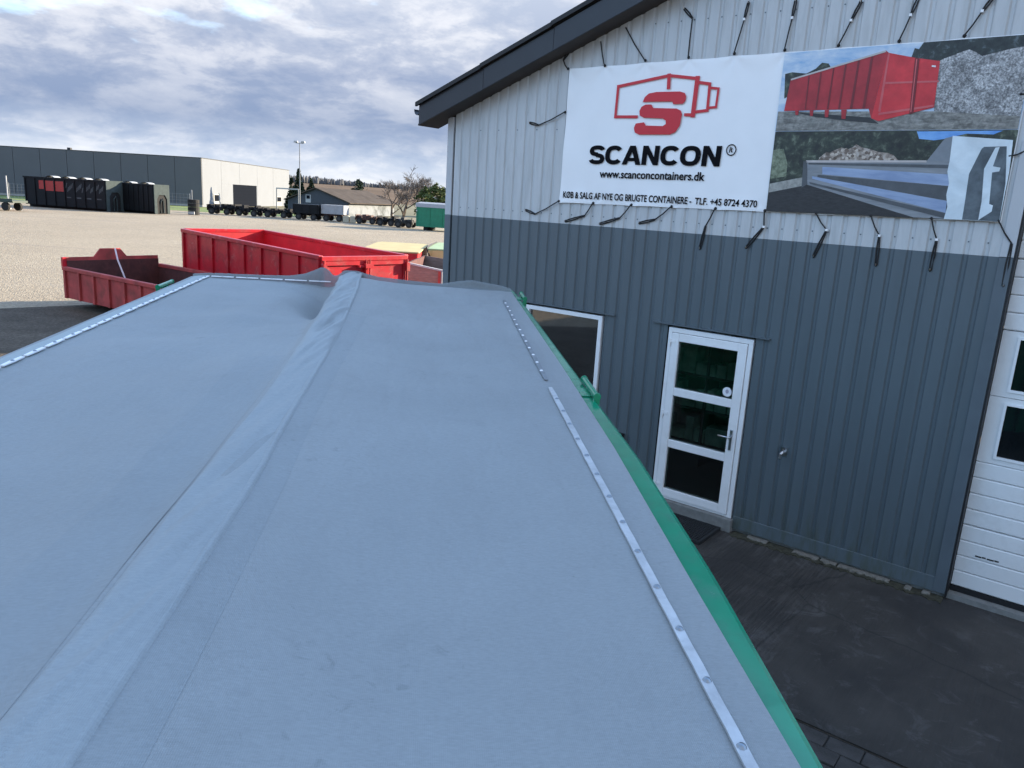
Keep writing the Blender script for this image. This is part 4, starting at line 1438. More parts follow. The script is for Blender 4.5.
def sleeve(i, j):
    y = Y0 + (6.50 - Y0) * j
    t = i * 2 - 1
    xa, xb = sleeve_edge(y, -1), sleeve_edge(y, 1)
    x = xa + (xb - xa) * i
    yc = min(y, 6.2)
    base = tarp_z(ridge_x(y), yc)
    e1 = min(tarp_z(xa, yc) + 0.004, base + .002)
    e2 = tarp_z(xb, yc) + .004
    edge = e1 + (e2 - e1) * i
    env = (1 - t * t)
    gath = 0.35 + 0.65 * (0.5 + 0.5 * math.sin(y * 1.3 + 1)) + 0.8 * gauss(y - 4.4, 1.0)
    q = Vector((t * 0.55 + 0.35 * y, y * 3.0 - t * 1.1, 0.0))
    wr = env * gath * (0.020 * mnoise.noise(q) + 0.007 * mnoise.noise(q * 2.3 + Vector((5, 1, 0))) + 0.010 * mnoise.noise(Vector((t * .4, y * .9, 7.0))))
    s = (1 - abs(t) ** 4)
    top = base + 0.010 + 0.006 * math.sin(y * 1.9)
    z = edge + (top - edge) * s + wr
    if i in (0, 1):
        z -= 0.006
    return (x, y, HT + z * (1 if y < 6.2 else 1 - 0.1 * (y - 6.2) / .3))


MB().grid(sleeve, 28, 420).build('ridge_sleeve', M['tarp_sleeve'], cc, smooth=True)


def sleeve_hem(i, j):
    y = Y0 + (6.42 - Y0) * j
    x = sleeve_edge(y, 1) - 0.024 + 0.026 * i
    return (x, y, HT + tarp_z(x, min(y, 6.2)) + 0.0065 + 0.0015 * math.sin(math.pi * i) + 0.001 * math.sin(y * 13) - (.006 if i in (0, 1) else 0))


MB().grid(sleeve_hem, 4, 200).build('sleeve_hem', M['tarp_sleeve'], cc, smooth=True)

# rivet strips: right side two lengths, left side short lengths, far end short lengths
rv = MB().dome(0, 0, 0, 0.0095, 0.006, 8).mesh('rivet', M['rivet'], True)


def strip_bar(y0, y1, x, material, w=0.022):
    mb = MB()
    n = max(2, int((y1 - y0) / 0.06))
    rows = []
    for k in range(n + 1):
        y = y0 + (y1 - y0) * k / n
        ww = w / 2 if 0 < k < n else w * .36
        z = HT + (tarp_z(x, y) if x > -1.5 else 0.004) + .002
        rows.append([(x - ww, y, z), (x - ww, y, z + .0055), (x + ww, y, z + .0055), (x + ww, y, z)])
    vs = [p for r in rows for p in r]
    fs = []
    for k in range(n):
        for q in range(4):
            fs.append((k * 4 + q, k * 4 + (q + 1) % 4, (k + 1) * 4 + (q + 1) % 4, (k + 1) * 4 + q))
    fs += [(0, 1, 2, 3), (n * 4 + 3, n * 4 + 2, n * 4 + 1, n * 4)]
    mb.add(vs, fs)
    return mb.build('rivet_strip', material, cc)


rv_l = MB().dome(0, 0, 0, 0.0095, 0.006, 8).mesh('rivet', M['alu_bright'], True)


def rivets(bar, x, y0, y1, step=0.1745, rv=rv):
    y = y0
    while y <= y1:
        o = link('rivet', rv, bar)
        o.location = (x + random.uniform(-.002, .002), y + random.uniform(-.003, .003), HT + tarp_z(x, y) + .0072)
        o.rotation_euler = (0, 0, random.uniform(0, 3))
        y += step


b = strip_bar(-0.24, 3.33, 0.539, M['alu'])
rivets(b, 0.539, 0.0, 3.2)
b = strip_bar(3.47, 5.90, 0.540, M['alu_dull'])
rivets(b, 0.540, 3.64, 5.8, rv=rv_l)
y = -0.12
while y < 6.3:
    b = strip_bar(y + .010, y + .180, -1.815, M['alu_bright'], 0.024)
    o = link('rivet', rv, b)
    o.location = (-1.815, y + .095, HT + .0112)
    y += 0.1930
x = -1.79
while x < -0.86:
    mb = BX(x, x + .172, 6.412, 6.434, HT + .006, HT + .0115)
    b = mb.build('rivet_strip', M['alu_bright'], cc)
    o = link('rivet', rv, b)
    o.location = (x + .086, 6.423, HT + .0116)
    x += .1930


# green steel body
def rail(sign):
    mb = MB()
    rows = []
    n = 60
    for k in range(n + 1):
        y = Y0 + (6.60 - Y0) * k / n
        if sign > 0:
            o_ = lerp_tab(OUT_R, y) + lerp_tab([(-.3, .012), (1.6, .010), (3.0, -.004), (6.6, -.004)], y)
            i_ = lerp_tab(HEM_R, y) - .05
        else:
            o_ = lerp_tab(HEM_L, y) + .006
            i_ = o_ + .10
        zt = HT - .014 if sign > 0 else HT - .018
        s = 1 if sign > 0 else -1
        rows.append([(i_, y, zt), (o_ - s * .018, y, zt), (o_ - s * .006, y, zt - .006), (o_, y, zt - .02), (o_, y, zt - .10), (o_ - s * .01, y, zt - .115), (i_, y, zt - .115)])
    m_ = len(rows[0])
    vs = [p for r in rows for p in r]
    fs = [(k * m_ + q, k * m_ + (q + 1) % m_, (k + 1) * m_ + (q + 1) % m_, (k + 1) * m_ + q) for k in range(n) for q in range(m_)]
    fs += [tuple(range(m_)), tuple(n * m_ + q for q in range(m_ - 1, -1, -1))]
    return mb.add(vs, fs).build('top_rail', M['green'], cc)


rail(1)
rail(-1)
BX(0.60, 0.625, Y0, 6.55, 0.16, HT - .13).build('side_wall', M['green'], cc)
BX(-1.89, -1.865, Y0, 6.55, 0.16, HT - .135).build('side_wall', M['green'], cc)
BX(-1.86, 0.598, Y0, Y0 + .05, 0.16, HT - .135).build('end_wall', M['green'], cc)
BX(-1.86, 0.598, 6.48, 6.53, 0.16, HT - .135).build('end_wall', M['green'], cc)
BX(-1.86, 0.598, Y0 + .06, 6.47, 0.16, 0.2).build('floor', M['green'], cc)
for k in range(11):
    y = Y0 + .12 + k * .64
    BX(0.626, 0.69, y, y + .08, 0.16, HT - .131).build('rib', M['green'], cc)
    BX(-1.94, -1.891, y, y + .08, 0.16, HT - .136).build('rib', M['green'], cc)
for sx_ in (-1.17, -0.17):
    # skid beams that taper so the container stands nose down at the near end
    MB().prism([(Y0, -0.0), (Y0, 0.158), (6.5, 0.158), (6.5, -0.195)], 'x', sx_ - .05, sx_ + .05).build('skid', M['green'], cc)


def hook(x, ya, yb, side):
    zc_ = HT + .006
    mb = MB()
    mb.tube([(x, ya, zc_), (x, yb, zc_)], 0.0145, 12)
    mb.tube([(x, ya - .008, zc_), (x, ya, zc_)], 0.018, 12)
    mb.tube([(x, yb, zc_), (x, yb + .008, zc_)], 0.018, 12)
    ym = (ya + yb) / 2
    s = 1 if side > 0 else -1
    xa, xb = (x - s * .075, x + s * .008)
    mb.box(min(xa, xb), max(xa, xb), ym - .09, ym + .05, HT - .013, HT - .008)
    for yq in (ym - .085, ym + .035):
        mb.box(x - .010, x + .010, yq, yq + .012, HT - .012, HT + .004)
    mb.box(x - .014, x + .014, ya - .006, ya + .016, HT - .05, HT - .006)
    mb.build('tarp_roller', M['green'], cc, bevel=0.002)


hook(0.728, 3.20, 3.50, 1)
hook(0.716, 6.00, 6.28, 1)
hook(-1.978, 5.74, 6.04, -1)

# ------------------------------------------------------------------ open skip containers in the yard
def slab_wall(mb, a, b, z0, z1a, z1b, t):
    """vertical wall from a to b (xy), thickness t to the left of a->b"""
    a, b = Vector(a), Vector(b)
    d = (b - a).normalized()
    nn_ = Vector((-d.y, d.x)) * t
    vs = []
    for p, zt in ((a, z1a), (b, z1b)):
        for q in (p, p + nn_):
            vs += [(q.x, q.y, z0), (q.x, q.y, zt)]
    mb.add(vs, [(0, 4, 5, 1), (2, 3, 7, 6), (0, 1, 3, 2), (4, 6, 7, 5), (1, 5, 7, 3), (0, 2, 6, 4)])
    return mb


def open_container(label, loc, rz, L, W, Ha, Hb, paint, inner, nribs, group, rim=None, end_h=None, hump=None, doors=True):
    """near side runs along +x from the origin, width along +y; Ha/Hb: height at x=0 and x=L"""
    t = thing('open_container', label, 'container', loc, rz, group)
    z0 = 0.22
    hx = lambda x: Ha + (Hb - Ha) * x / L
    tt = 0.05
    for y, sgn in ((0.0, 1), (W, -1)):
        ya, yb = (y, y + tt * sgn)
        mb = MB().prism([(0, z0), (L, z0), (L, hx(L) - .1), (0, hx(0) - .1)], 'y', ya, ya + tt * .5 * sgn)
        mb.build('side_wall', paint, t)
        MB().prism([(0.06, z0), (L - .06, z0), (L - .06, hx(L) - .1), (0.06, hx(0) - .1)], 'y', ya + tt * .52 * sgn, ya + tt * sgn).build('inner_face', inner, t)
        rr = MB()
        y_a, y_b = (y - .06 * sgn, y + .07 * sgn)
        rr.prism([(-.03, hx(0) - .1), (L + .0, hx(L) - .1), (L + .0, hx(L)), (-.03, hx(0))], 'y', min(y_a, y_b), max(y_a, y_b))
        rr.build('top_rail', rim or paint, t, bevel=0.015)
        for k in range(nribs):
            x = 0.02 + (L - .12) * k / (nribs - 1)
            ra, rb = (y - .055 * sgn, y - .002 * sgn)
            MB().prism([(x, z0), (x + .09, z0), (x + .09, hx(x) - .102), (x, hx(x) - .102)], 'y', min(ra, rb), max(ra, rb)).build('rib', paint, t)
        ra, rb = (y - .05 * sgn, y - .002 * sgn)
        BX(0.12, L - .12, min(ra, rb), max(ra, rb), z0 - .02, z0 + .08).build('bottom_rail', paint, t) if False else None
    eh = end_h or Ha
    if hump:
        c, wd, hh_ = hump
        poly = [(tt, z0), (W - tt, z0), (W - tt, eh), (c + wd, eh), (c + wd * .6, eh + hh_), (c - wd * .6, eh + hh_), (c - wd, eh), (tt, eh)]
    else:
        poly = [(tt, z0), (W - tt, z0), (W - tt, eh), (tt, eh)]
    MB().prism(poly, 'x', 0.0, 0.05).build('end_wall', paint, t)
    MB().prism([(tt, z0), (W - tt, z0), (W - tt, eh - .09), (tt, eh - .09)], 'x', 0.052, 0.07).build('inner_face', inner, t)
    BX(-.05, .08, .04, W - .04, eh - .09, eh + .01).build('top_rail', rim or paint, t, bevel=.012) if not hump else None
    BX(0.06, L - .05, tt, W - tt, z0, z0 + .05).build('floor', inner, t)
    for yy_ in (W * .28, W * .72):
        BX(0.1, L - .1, yy_ - .06, yy_ + .06, 0.0, z0 - .003).build('skid', paint, t)
    if doors:
        mid = W / 2
        zt = hx(L) - .13
        for a, b in ((0.075, mid - .008), (mid + .008, W - .075)):
            d_ = BX(L - .02, L + .03, a, b, z0 + .02, zt)
            dob = d_.build('door', paint, t)
            BX(L + .031, L + .07, a, b, zt - .10, zt - .005).build('door_rail', paint, dob)
            BX(L + .031, L + .06, a, b, z0 + .04, z0 + .12).build('door_rail', paint, dob)
            for q in (a, b - .07):
                BX(L + .032, L + .062, q, q + .07, z0 + .123, zt - .103).build('door_stile', paint, dob)
        for q in (.04, W - .04):
            MB().tube([(L + .08, q, z0 + .1), (L + .08, q, zt + .02)], .028, 8).build('hinge_post', paint, t)
            BX(L + .02, L + .14, q - .05, q + .05, zt - .28, zt - .06).build('hinge_block', paint, t)
        BX(L - .05, L + .05, 0, W, hx(L) - .128, hx(L) - .02).build('door_header', paint, t, bevel=.01)
        lk = MB()
        for q in (mid - .06, mid + .06):
            lk.tube([(L + .10, q, z0 + .1), (L + .10, q, zt + .03)], .020, 8)
        lk.box(L + .07, L + .20, mid - .14, mid + .10, zt - .17, zt - .07)
        lk.box(L + .07, L + .16, mid - .30, mid - .12, zt - .15, zt - .10)
        lk.box(L + .07, L + .15, mid - .12, mid + .12, z0 + .40, z0 + .48)
        lk.build('lock_bars', paint, t)
    else:
        BX(L - .05, L, tt, W - tt, z0, hx(L) - .1).build('end_wall', paint, t)
    return t


open_container('long bright red open container whose double doors catch the sun', (-9.70, 22.38, 0), R(-40.96), 6.75, 2.60, 2.13, 1.95, M['red'], M['red_in'], 9, 'open containers parked in the yard')
sm = open_container('low weathered red open container with a raised end wall, left behind the tarpaulin', (-12.10, 20.50, 0), R(-33.5), 4.4, 2.70, 1.06, 1.02, M['red_worn'], M['rust_in'], 7,
                    'open containers parked in the yard', end_h=1.30, hump=(1.25, .46, .22), doors=False)
BX(-.045, .05, -.05, .06, 1.062, 1.30).build('corner_post', M['red'], sm)
st_ = tag(MB().tube([(-11.23, 21.5, 1.52), (-11.02, 21.2, 1.25), (-10.55, 20.75, 0.62), (-10.48, 20.68, 0.34)], 0.022, 6).build('strap', M['strapw']), 'faded pinkish strap hanging over the end wall of the low red container', 'strap')
st_.data.transform(Matrix.Translation((11.0, -21.0, -0.3)))
st_.location = (-11.0, 21.0, 0.3)

# brown board sided bin
bn = thing('wooden_bin', 'narrow brown board sided bin with pale rim beside the red container doors', 'bin', (-3.5, 24.0, 0), R(-2))
MB().prism([(0, .1), (1.10, .1), (1.10, 1.20), (0, 1.37)], 'y', 0, .06).build('front_board', M['board'], bn)
MB().prism([(-.02, 1.372), (1.16, 1.195), (1.16, 1.245), (-.02, 1.43)], 'y', -.03, .09).build('front_rim', M['capgrey'], bn)
MB().prism([(0, .1), (3.0, .1), (3.0, 1.12), (0, 1.42)], 'y', 3.3, 3.36).build('back_board', M['dirtgrey'], bn)
BX(0, .06, .062, 3.298, .1, 1.40).build('side_board', M['rust_in'], bn)
BX(1.02, 1.10, -.065, -.003, .0, 1.20).build('post', M['red_worn'], bn)
BX(1.11, 1.15, -.05, .06, .0, 1.19).build('edge_post', M['capgrey'], bn)
BX(1.06, 1.10, .062, 3.298, .1, .9).build('side_board', M['dirtgrey'], bn)
BX(.062, 1.058, .062, 3.298, .0, .12).build('floor', M['dirtgrey'], bn)


def lidded(label, loc, rz, W, L, H, body, lid, extra=None):
    t = thing('lidded_skip', label, 'skip', loc, rz, 'covered skips behind the red container')
    MB().prism([(0.05, 0), (W - .05, 0), (W, H - .06), (0, H - .06)], 'y', 0, L).build('body', body, t)
    # slightly crowned cover with cut back corners
    MB().prism([(-.04, .02), (W + .04, .02), (W + .04, L - .5), (W - .10, L), (.10, L), (-.04, L - .5)], 'z', H - .058, H).build('cover', lid, t, bevel=.02)
    for q in (.02, W - .12):
        BX(q, q + .1, -.05, -.003, 0, H - .07).build('post', body, t)
    return t


lidded('red skip closed with a pale yellow sheet behind the long red container', (-5.62, 27.4, 0), R(3), 2.02, 5.3, 1.50, M['red'], M['yellow'])
pg = lidded('skip under a pale green sheet at the corner of the workshop', (-3.50, 29.6, 0), R(2), 2.0, 4.6, 1.52, M['yellow'], M['palegreen'])
MB().tube([(0.02, 4.4, 1.54), (-.04, 2.2, 1.55), (-.05, .0, 1.54), (.10, -.06, 1.2), (.16, -.07, .9)], .03, 6).build('strap', M['black'], pg)

# ------------------------------------------------------------------ dark hook lift containers far left
def dark_container(label, loc, rz, L, H, caps, graphic):
    t = thing('hook_lift_container', label, 'container', loc, rz, 'dark hook lift containers at the yard edge')
    W = 2.45
    BX(0, L, 0, W, 0.25, H).build('body', M['darkcont'], t)
    BX(-.1, L + .02, -.07, W + .07, H - .14, H + .02).build('top_rail', M['darkcont'], t)
    n = 9
    for k in range(n):
        x = .03 + (L - .16) * k / (n - 1)
        BX(x, x + .12, -.08, -.003, .25, H - .143).build('rib', M['darkcont'], t)
    BX(-.02, L, .5, .7, 0, .247).build('skid', M['darkcont'], t)
    BX(-.02, L, W - .7, W - .5, 0, .247).build('skid', M['darkcont'], t)
    # hook end facing +x
    fp = MB()
    fp.prism([(0, .02), (.42, .02), (.42, 1.55), (.75, 2.0), (W - .75, 2.0), (W - .42, 1.55), (W - .42, .02), (W, .02), (W, H + .03), (0, H + .03)], 'x', L + .022, L + .12)
    e = fp.build('hook_end', M['hookgrey'], t)
    BX(L + .003, L + .02, .3, W - .3, .02, 2.1).build('hook_recess', M['gap'], t)
    hk = MB()
    hk.tube([(L + .10, W / 2 - .22, .1), (L + .10, W / 2 - .22, 1.3), (L + .16, W / 2, 1.6), (L + .10, W / 2 + .22, 1.3), (L + .10, W / 2 + .22, .1)], .07, 6)
    hk.build('hook_bar', M['hookgrey'], e)
    for k in range(caps):
        x = L * (.26 + k * .20) if caps > 2 else L * (.25 + k * .42)
        c = MB()
        c.grid(lambda i, j: (x + 1.15 * i, .1 + .9 * j, H + .03 + .16 * math.sin(math.pi * i) ** .6), 8, 1)
        c.build('rolled_sheet', M['capgrey'], t)
    if graphic:
        gm = MB()
        for k in (1, 2, 3):
            x = .03 + (L - .16) * (k + (0.35 if k == 1 else 0)) / (n - 1) + .15
            x1 = .03 + (L - .16) * (k + 1) / (n - 1) - .03
            gm.box(x, x1, -.012, -.002, H - 1.38 + (.15 if k == 1 else 0), H - .35)
        gm.build('red_emblem', M['graphic_red'], t)
        ge = MB()
        for k in (4, 5, 6, 7):
            x = .03 + (L - .16) * k / (n - 1) + .62
            for q in range(5):
                xs_ = x - .42 + .18 * q
                za_ = H - .45 - .55 * ((q * 7 + k * 3) % 4) / 4
                ge.add([(xs_, -.006, za_ - .5), (xs_ + .10, -.006, za_ - .5), (xs_ + .24, -.006, za_), (xs_ + .14, -.006, za_)], [(0, 1, 2, 3)])
            ge.add([(x - .35, -.006, H - 2.0), (x + .2, -.006, H - 2.0), (x + .2, -.006, H - 1.88), (x - .35, -.006, H - 1.88)], [(0, 1, 2, 3)])
        ge.build('lettering', M['graphic_grey'], t)['kind'] = 'stuff'
    return t


dark_container('long black hook lift container with a red emblem and grey lettering on its side', (-53.4, 84.35, 0), R(-13), 10.15, 3.15, 4, True)
dark_container('plain black hook lift container standing right of the lettered one', (-44.1, 84.7, 0), R(-13), 5.0, 3.05, 2, False)

# ------------------------------------------------------------------ warehouse
wh = thing('warehouse', 'big flat roofed warehouse with dark grey long side and sunlit white end', 'warehouse', (-48.9, 120.2, 0), 0)
H_ = 7.2
BX(-60.0, -0.25, 0.25, 45, 0.0, 7.0).build('core', M['wh_joint'], wh)
x = 0.0
k = 0
while x > -60:
    BX(x - 4.06, x - 0.03 - (0.0 if k else 0.0), 0.0, 0.22, 0.35, H_).build('grey_panel', M['wh_grey'], wh)
    x -= 4.09
    k += 1
BX(-61.4, -.02, 0.05, 0.24, 0.0, 0.34).build('plinth', M['doorgrey'], wh)
joints = [0.0, 7.8, 16.1, 25.1, 34.3, 45.0]
for a, b in zip(joints, joints[1:]):
    a2 = a + (0.23 if a == 0 else 0.03)
    dlo, dhi = 12.8, 24.7
    if b <= dlo or a >= dhi:
        BX(-0.22, 0.0, a2, b - .03, 0.0, H_).build('white_panel', M['wh_white'], wh)
    else:
        BX(-0.22, 0.0, a2, b - .03, 3.66, H_).build('white_panel', M['wh_white'], wh)
        if a < dlo:
            BX(-0.22, 0.0, a2, dlo, 0.0, 3.655).build('white_panel', M['wh_white'], wh)
        if b > dhi:
            BX(-0.22, 0.0, dhi, b - .03, 0.0, 3.655).build('white_panel', M['wh_white'], wh)
rd = BX(-0.16, -0.10, 12.85, 24.65, 0.05, 3.60).build('roller_door', M['wh_door'], wh)
for k in range(7):
    BX(-.098, -.07, 12.9, 24.6, .08 + k * .5, .55 + k * .5).build('door_slat', M['wh_door'], rd)
for a, b, h in ((4.3, 6.6, 2.0), (36.2, 39.4, 1.9)):
    d = BX(0.003, 0.06, a, b, 0.0, h).build('side_door', M['doorgrey'], wh)
    BX(0.061, 0.09, a + .3, b - .3, 0.9, h - .15).build('pane', M['wh_door'], d)
BX(-60.2, 0.04, -0.03, 45.1, H_ + .003, H_ + .10).build('roof_edge', M['wh_joint'], wh)
for x in (-22.0,):
    BX(x, x + .5, 3, 3.5, H_ + .1, H_ + .5).build('roof_vent', M['wh_joint'], wh)

# wire fence before the warehouse
fe = thing('wire_fence', 'thin wire fence on grey posts along the grass before the dark warehouse', 'fence', (-68.0, 104.0, 0), 0)
for k in range(9):
    MB().tube([(k * 3.0, 0, 0), (k * 3.0, 0, 2.1)], .05, 6).build('post', M['post'], fe)
wr = MB()
for z in (.15, .5, .85, 1.2, 1.55, 2.0):
    wr.tube([(0, -.06, z), (24, -.06, z)], .016, 4)
for k in range(48):
    wr.tube([(k * .5 + .25, -.065, .1), (k * .5 + .25, -.065, 2.0)], .010, 4, cap=False)
wr.build('wire_mesh', M['post'], fe)['kind'] = 'stuff'

mp_ = tag(MB().tube([(0, 0, 0), (0, 0, 3.1)], .06, 8).add([(-.16, -.16, 0), (.16, -.16, 0), (.16, .16, 0), (-.16, .16, 0), (-.16, -.16, .12), (.16, -.16, .12), (.16, .16, .12), (-.16, .16, .12)],
                                                      [(0, 1, 2, 3), (4, 5, 6, 7), (0, 1, 5, 4), (1, 2, 6, 5), (2, 3, 7, 6), (3, 0, 4, 7)]).build('marker_post', M['capgrey']), 'slim white post at the far left edge of the yard', 'post')
mp_.location = (-49.2, 75.0, 0)
fb = thing('flatbed_trailer', 'low dark green flatbed trailer at the far left, in front of the grass', 'trailer', (-48.6, 72.4, 0), R(-8))
BX(-2.0, 2.5, -.9, .9, .75, .95).build('deck', M['mach'], fb)
BX(-2.0, 2.5, -.95, -.902, .85, 1.1).build('side_board', M['mach'], fb)
for x in (-1.2, 1.6):
    MB().tube([(x, -.85, .38), (x, -.6, .38)], .38, 14).build('wheel', M['tyre'], fb)
    MB().tube([(x, .6, .38), (x, .85, .38)], .38, 14).build('wheel', M['tyre'], fb)
om = thing('orange_loader', 'tall orange machine cut off by the left edge of the photo', 'machine', (-52.1, 75.6, 0), 0)
MB().prism([(-1.2, .6), (1.1, .6), (1.25, 1.7), (1.1, 3.3), (-.6, 3.5), (-1.2, 2.2)], 'y', -.8, .8).build('body', M['orange'], om, bevel=.08)
BX(-.5, .8, -.83, -.802, 2.0, 3.0).build('cab_window', M['glass'], om)
for x in (-.8, .8):
    MB().tube([(x, -.95, .5), (x, -.55, .5)], .5, 14).build('wheel', M['tyre'], om)

cy = thing('stacked_drum', 'dark upright drum beside the corner of the white warehouse end', 'drum', (-36.9, 88.2, 0))
for k in range(4):
    MB().tube([(0, 0, .02 + .42 * k), (0, 0, .40 + .42 * k)], .62, 16).build('tyre', M['tyre'], cy)
BX(-.35, .35, -.75, -.63, 0.05, 0.35).build('white_tag', M['capgrey'], cy)
MB().tube([(-.5, .75, 0), (-.5, .75, 2.7)], .07, 6).build('post', M['post'], cy)

# ------------------------------------------------------------------ trailers along the far edge
def wheel(t, x, y, r=0.36, w=0.28):
    mb = MB().tube([(x, y - w / 2, r), (x, y + w / 2, r)], r, 14)
    o = mb.build('wheel', M['tyre'], t)
    MB().tube([(x, y - w / 2 - .012, r), (x, y - w / 2 + .02, r)], r * .5, 10).build('rim', M['rim'], o)
    return o


def trailer(label, loc, rz, L, H, paint, body=None, bodyh=0.0, box_paint=None, axles=(0.2, 0.8), stakes=True):
    t = thing('trailer', label, 'trailer', loc, rz, 'trailers lined up along the far edge of the yard')
    fr_ = MB()
    for y in (-.75, .62):
        fr_.box(0, L, y, y + .13, H - .42, H - .22)
    for k in range(5):
        fr_.box(L * k / 4.0 - (.06 if k else 0), L * k / 4.0 + .06, -.62, .62, H - .40, H - .25)
    fr_.build('frame', paint, t)
    MB().tube([(L * .98, -.5, H - .35), (L + .9, 0, .55)], .06, 6).tube([(L * .98, .5, H - .35), (L + .9, 0, .55)], .06, 6).build('drawbar', paint, t)
    for a in axles:
        for y in (-.95, .95):
            wheel(t, L * a, y)
    MB().tube([(L * axles[0], -.9, .42), (L * axles[0], .9, .42)], .07, 6).tube([(L * axles[1], -.9, .42), (L * axles[1], .9, .42)], .07, 6).build('axle', M['chassis'], t)
    if body == 'box':
        BX(-.05, L + .05, -1.1, 1.1, H - .2, H - .2 + bodyh).build('box_body', box_paint, t)
        for k in range(4):
            BX(L * k / 3.2, L * k / 3.2 + .1, -1.14, -1.102, H - .2, H - .2 + bodyh).build('stake', box_paint, t)
    elif stakes:
        s_ = MB()
        rnd = random.Random(label)
        for k in range(4):
            x = L * (k + .2) / 4
            hh_ = rnd.uniform(.15, .5)
            s_.box(x, x + rnd.uniform(.15, .5), -.7, .7, H - .218, H - .218 + hh_)
            s_.box(x - .1, x + .3, -.98, -.80, .45, H - .1 - .2 * rnd.random())
        s_.build('turntable', paint, t)
        for x in (.05, L - .12):
            BX(x, x + .08, -1.0, 1.0, H - .2, H + rnd.uniform(.05, .22)).build('bolster', paint, t)
    for a in axles:
        MB().grid(lambda i, j: (L * a + .5 * math.cos(math.pi * i), -1.1 + .32 * j, .43 + .5 * math.sin(math.pi * i)), 8, 1).build('mudguard', paint, t)
    return t


trailer('dark bare chassis trailer before the small grey door of the white warehouse end', (-37.7, 94.6, 0), R(2), 3.0, 1.05, M['chassis'])
trailer('dark bare chassis trailer below the slate roller door of the warehouse', (-34.3, 94.6, 0), R(-3), 3.0, 1.10, M['chassis'])
trailer('dark bare chassis trailer right of the roller door, under the white wall', (-31.0, 94.8, 0), R(-4), 3.3, 1.0, M['chassis'])
trailer('trailer with a black box body standing before the lamp post', (-26.9, 93.6, 0), R(-3), 3.0, 0.95, M['chassis'], 'box', 1.05, M['darkcont'])
trailer('trailer with a pale grey box body on a rusty red chassis', (-23.6, 93.8, 0), R(-3), 2.6, 1.05, M['chassis_rust'], 'box', 1.05, M['boxwhite'])
trailer('low rusty chassis trailer in front of the stained white barn wall', (-19.2, 91.6, 0), R(-4), 2.6, 0.85, M['chassis_rust'])
trailer('low dark chassis trailer between the rusty trailer and the grey trailer', (-16.3, 89.6, 0), R(-5), 2.1, 0.90, M['chassis'])
trailer('low grey chassis trailer next to the dark green cabin', (-13.9, 87.6, 0), R(-6), 2.0, 0.95, M['rim'])
for k, (x, lab) in enumerate(((-21.05, 'beige concrete block next to the pale box trailer, left one of the pair'), (-20.2, 'beige concrete block nearer the rusty trailer, right one of the pair'))):
    b = tag(MB().prism([(0, 0), (.72, 0), (.72, .72), (.5, .78), (.22, .78), (0, .72)], 'y', 0, .7).build('concrete_block', M['beige'], bevel=.03), lab, 'concrete block', 'beige blocks between the trailers')
    b.location = (x, 92.3, 0)
gc = thing('site_cabin', 'dark green site cabin with a white roof beside the bare tree', 'cabin', (-11.3, 84.0, 0), R(-18))
BX(0, 4.6, 0, 2.4, .35, 2.38).build('body', M['green_box'], gc)
MB().prism([(-.05, 2.385), (2.45, 2.385), (2.40, 2.78), (1.2, 2.92), (0, 2.78)], 'x', -.08, 4.68).build('roof', M['boxwhite'], gc)
for x in (.8, 3.4):
    BX(x, x + .5, .2, 2.2, 0, .347).build('foot', M['chassis'], gc)
for k in range(4):
    BX(.1 + k * 1.45, .18 + k * 1.45, -.04, -.002, .36, 2.37).build('rib', M['green_box'], gc)
lt = MB()
lt.box(.02, .12, -.08, -.042, 1.9, 2.05)
lt.build('lamp', M['capgrey'], gc)

# lamp post
lp_ = thing('lamp_post', 'tall slim grey lamp post before the barn', 'lamp post', (-31.1, 110.0, 0))
MB().tube([(0, 0, 0), (0, 0, 9.6)], [.10, .055], 8).build('pole', M['post'], lp_)
MB().tube([(-.55, 0, 9.65), (.55, 0, 9.65)], .05, 6).build('crossarm', M['post'], lp_)
for x in (-.5, .5):
    MB().prism([(x - .28, 9.70), (x + .28, 9.70), (x + .2, 9.92), (x - .2, 9.92)], 'y', -.25, .2).build('lamp_head', M['capgrey'], lp_)
br = thing('horizontal_barrier', 'pale horizontal bar between the warehouse and the lamp post', 'barrier', (-34.6, 110.6, 0))
BX(0, 3.2, -.05, .05, 3.38, 3.55).build('rail', M['capgrey'], br)
for x in (0.02, 3.06):
    BX(x, x + .12, -.06, .06, 0, 3.377).build('post', M['post'], br)

# ------------------------------------------------------------------ barn
bw, bl_ = 10.0, 17.0
bn2 = thing('barn', 'blue grey barn with a low brown roof and stained and shade-patched white side wall', 'barn', (-35.6, 119.5, 0), R(-14))
ev, ap = 1.95, 3.75
MB().prism([(0, 0), (bw, 0), (bw, ev), (bw * .47, ap), (0, ev)], 'y', 0, .25).build('gable_wall', M['barn'], bn2)
BX(bw - .25, bw, .252, bl_, 0, ev - .05).build('side_wall', M['barnwhite'], bn2)
BX(0, .25, .252, bl_, 0, ev - .05).build('side_wall', M['barn'], bn2)
MB().prism([(0, 0), (bw, 0), (bw, ev), (bw * .47, ap), (0, ev)], 'y', bl_, bl_ + .2).build('gable_wall', M['barn'], bn2)
rf = MB()
rf.prism([(-.5, ev - .12), (bw * .47, ap + .02), (bw + .5, ev - .12), (bw + .5, ev + .03), (bw * .47, ap + .18), (-.5, ev + .03)], 'y', -.4, bl_ + .5)
rf.build('roof', M['barnroof'], bn2)
wv = BX(3.0, 3.85, -.05, -.002, 1.65, 2.8).build('window', M['capgrey'], bn2)
BX(3.15, 3.70, -.08, -.052, 2.2, 2.7).build('pane', M['wh_door'], wv)
for k in range(16):
    BX(.3 + k * .62, .34 + k * .62, -.03, -.001, 0.0, ev - .1).build('batten', M['barn'], bn2)
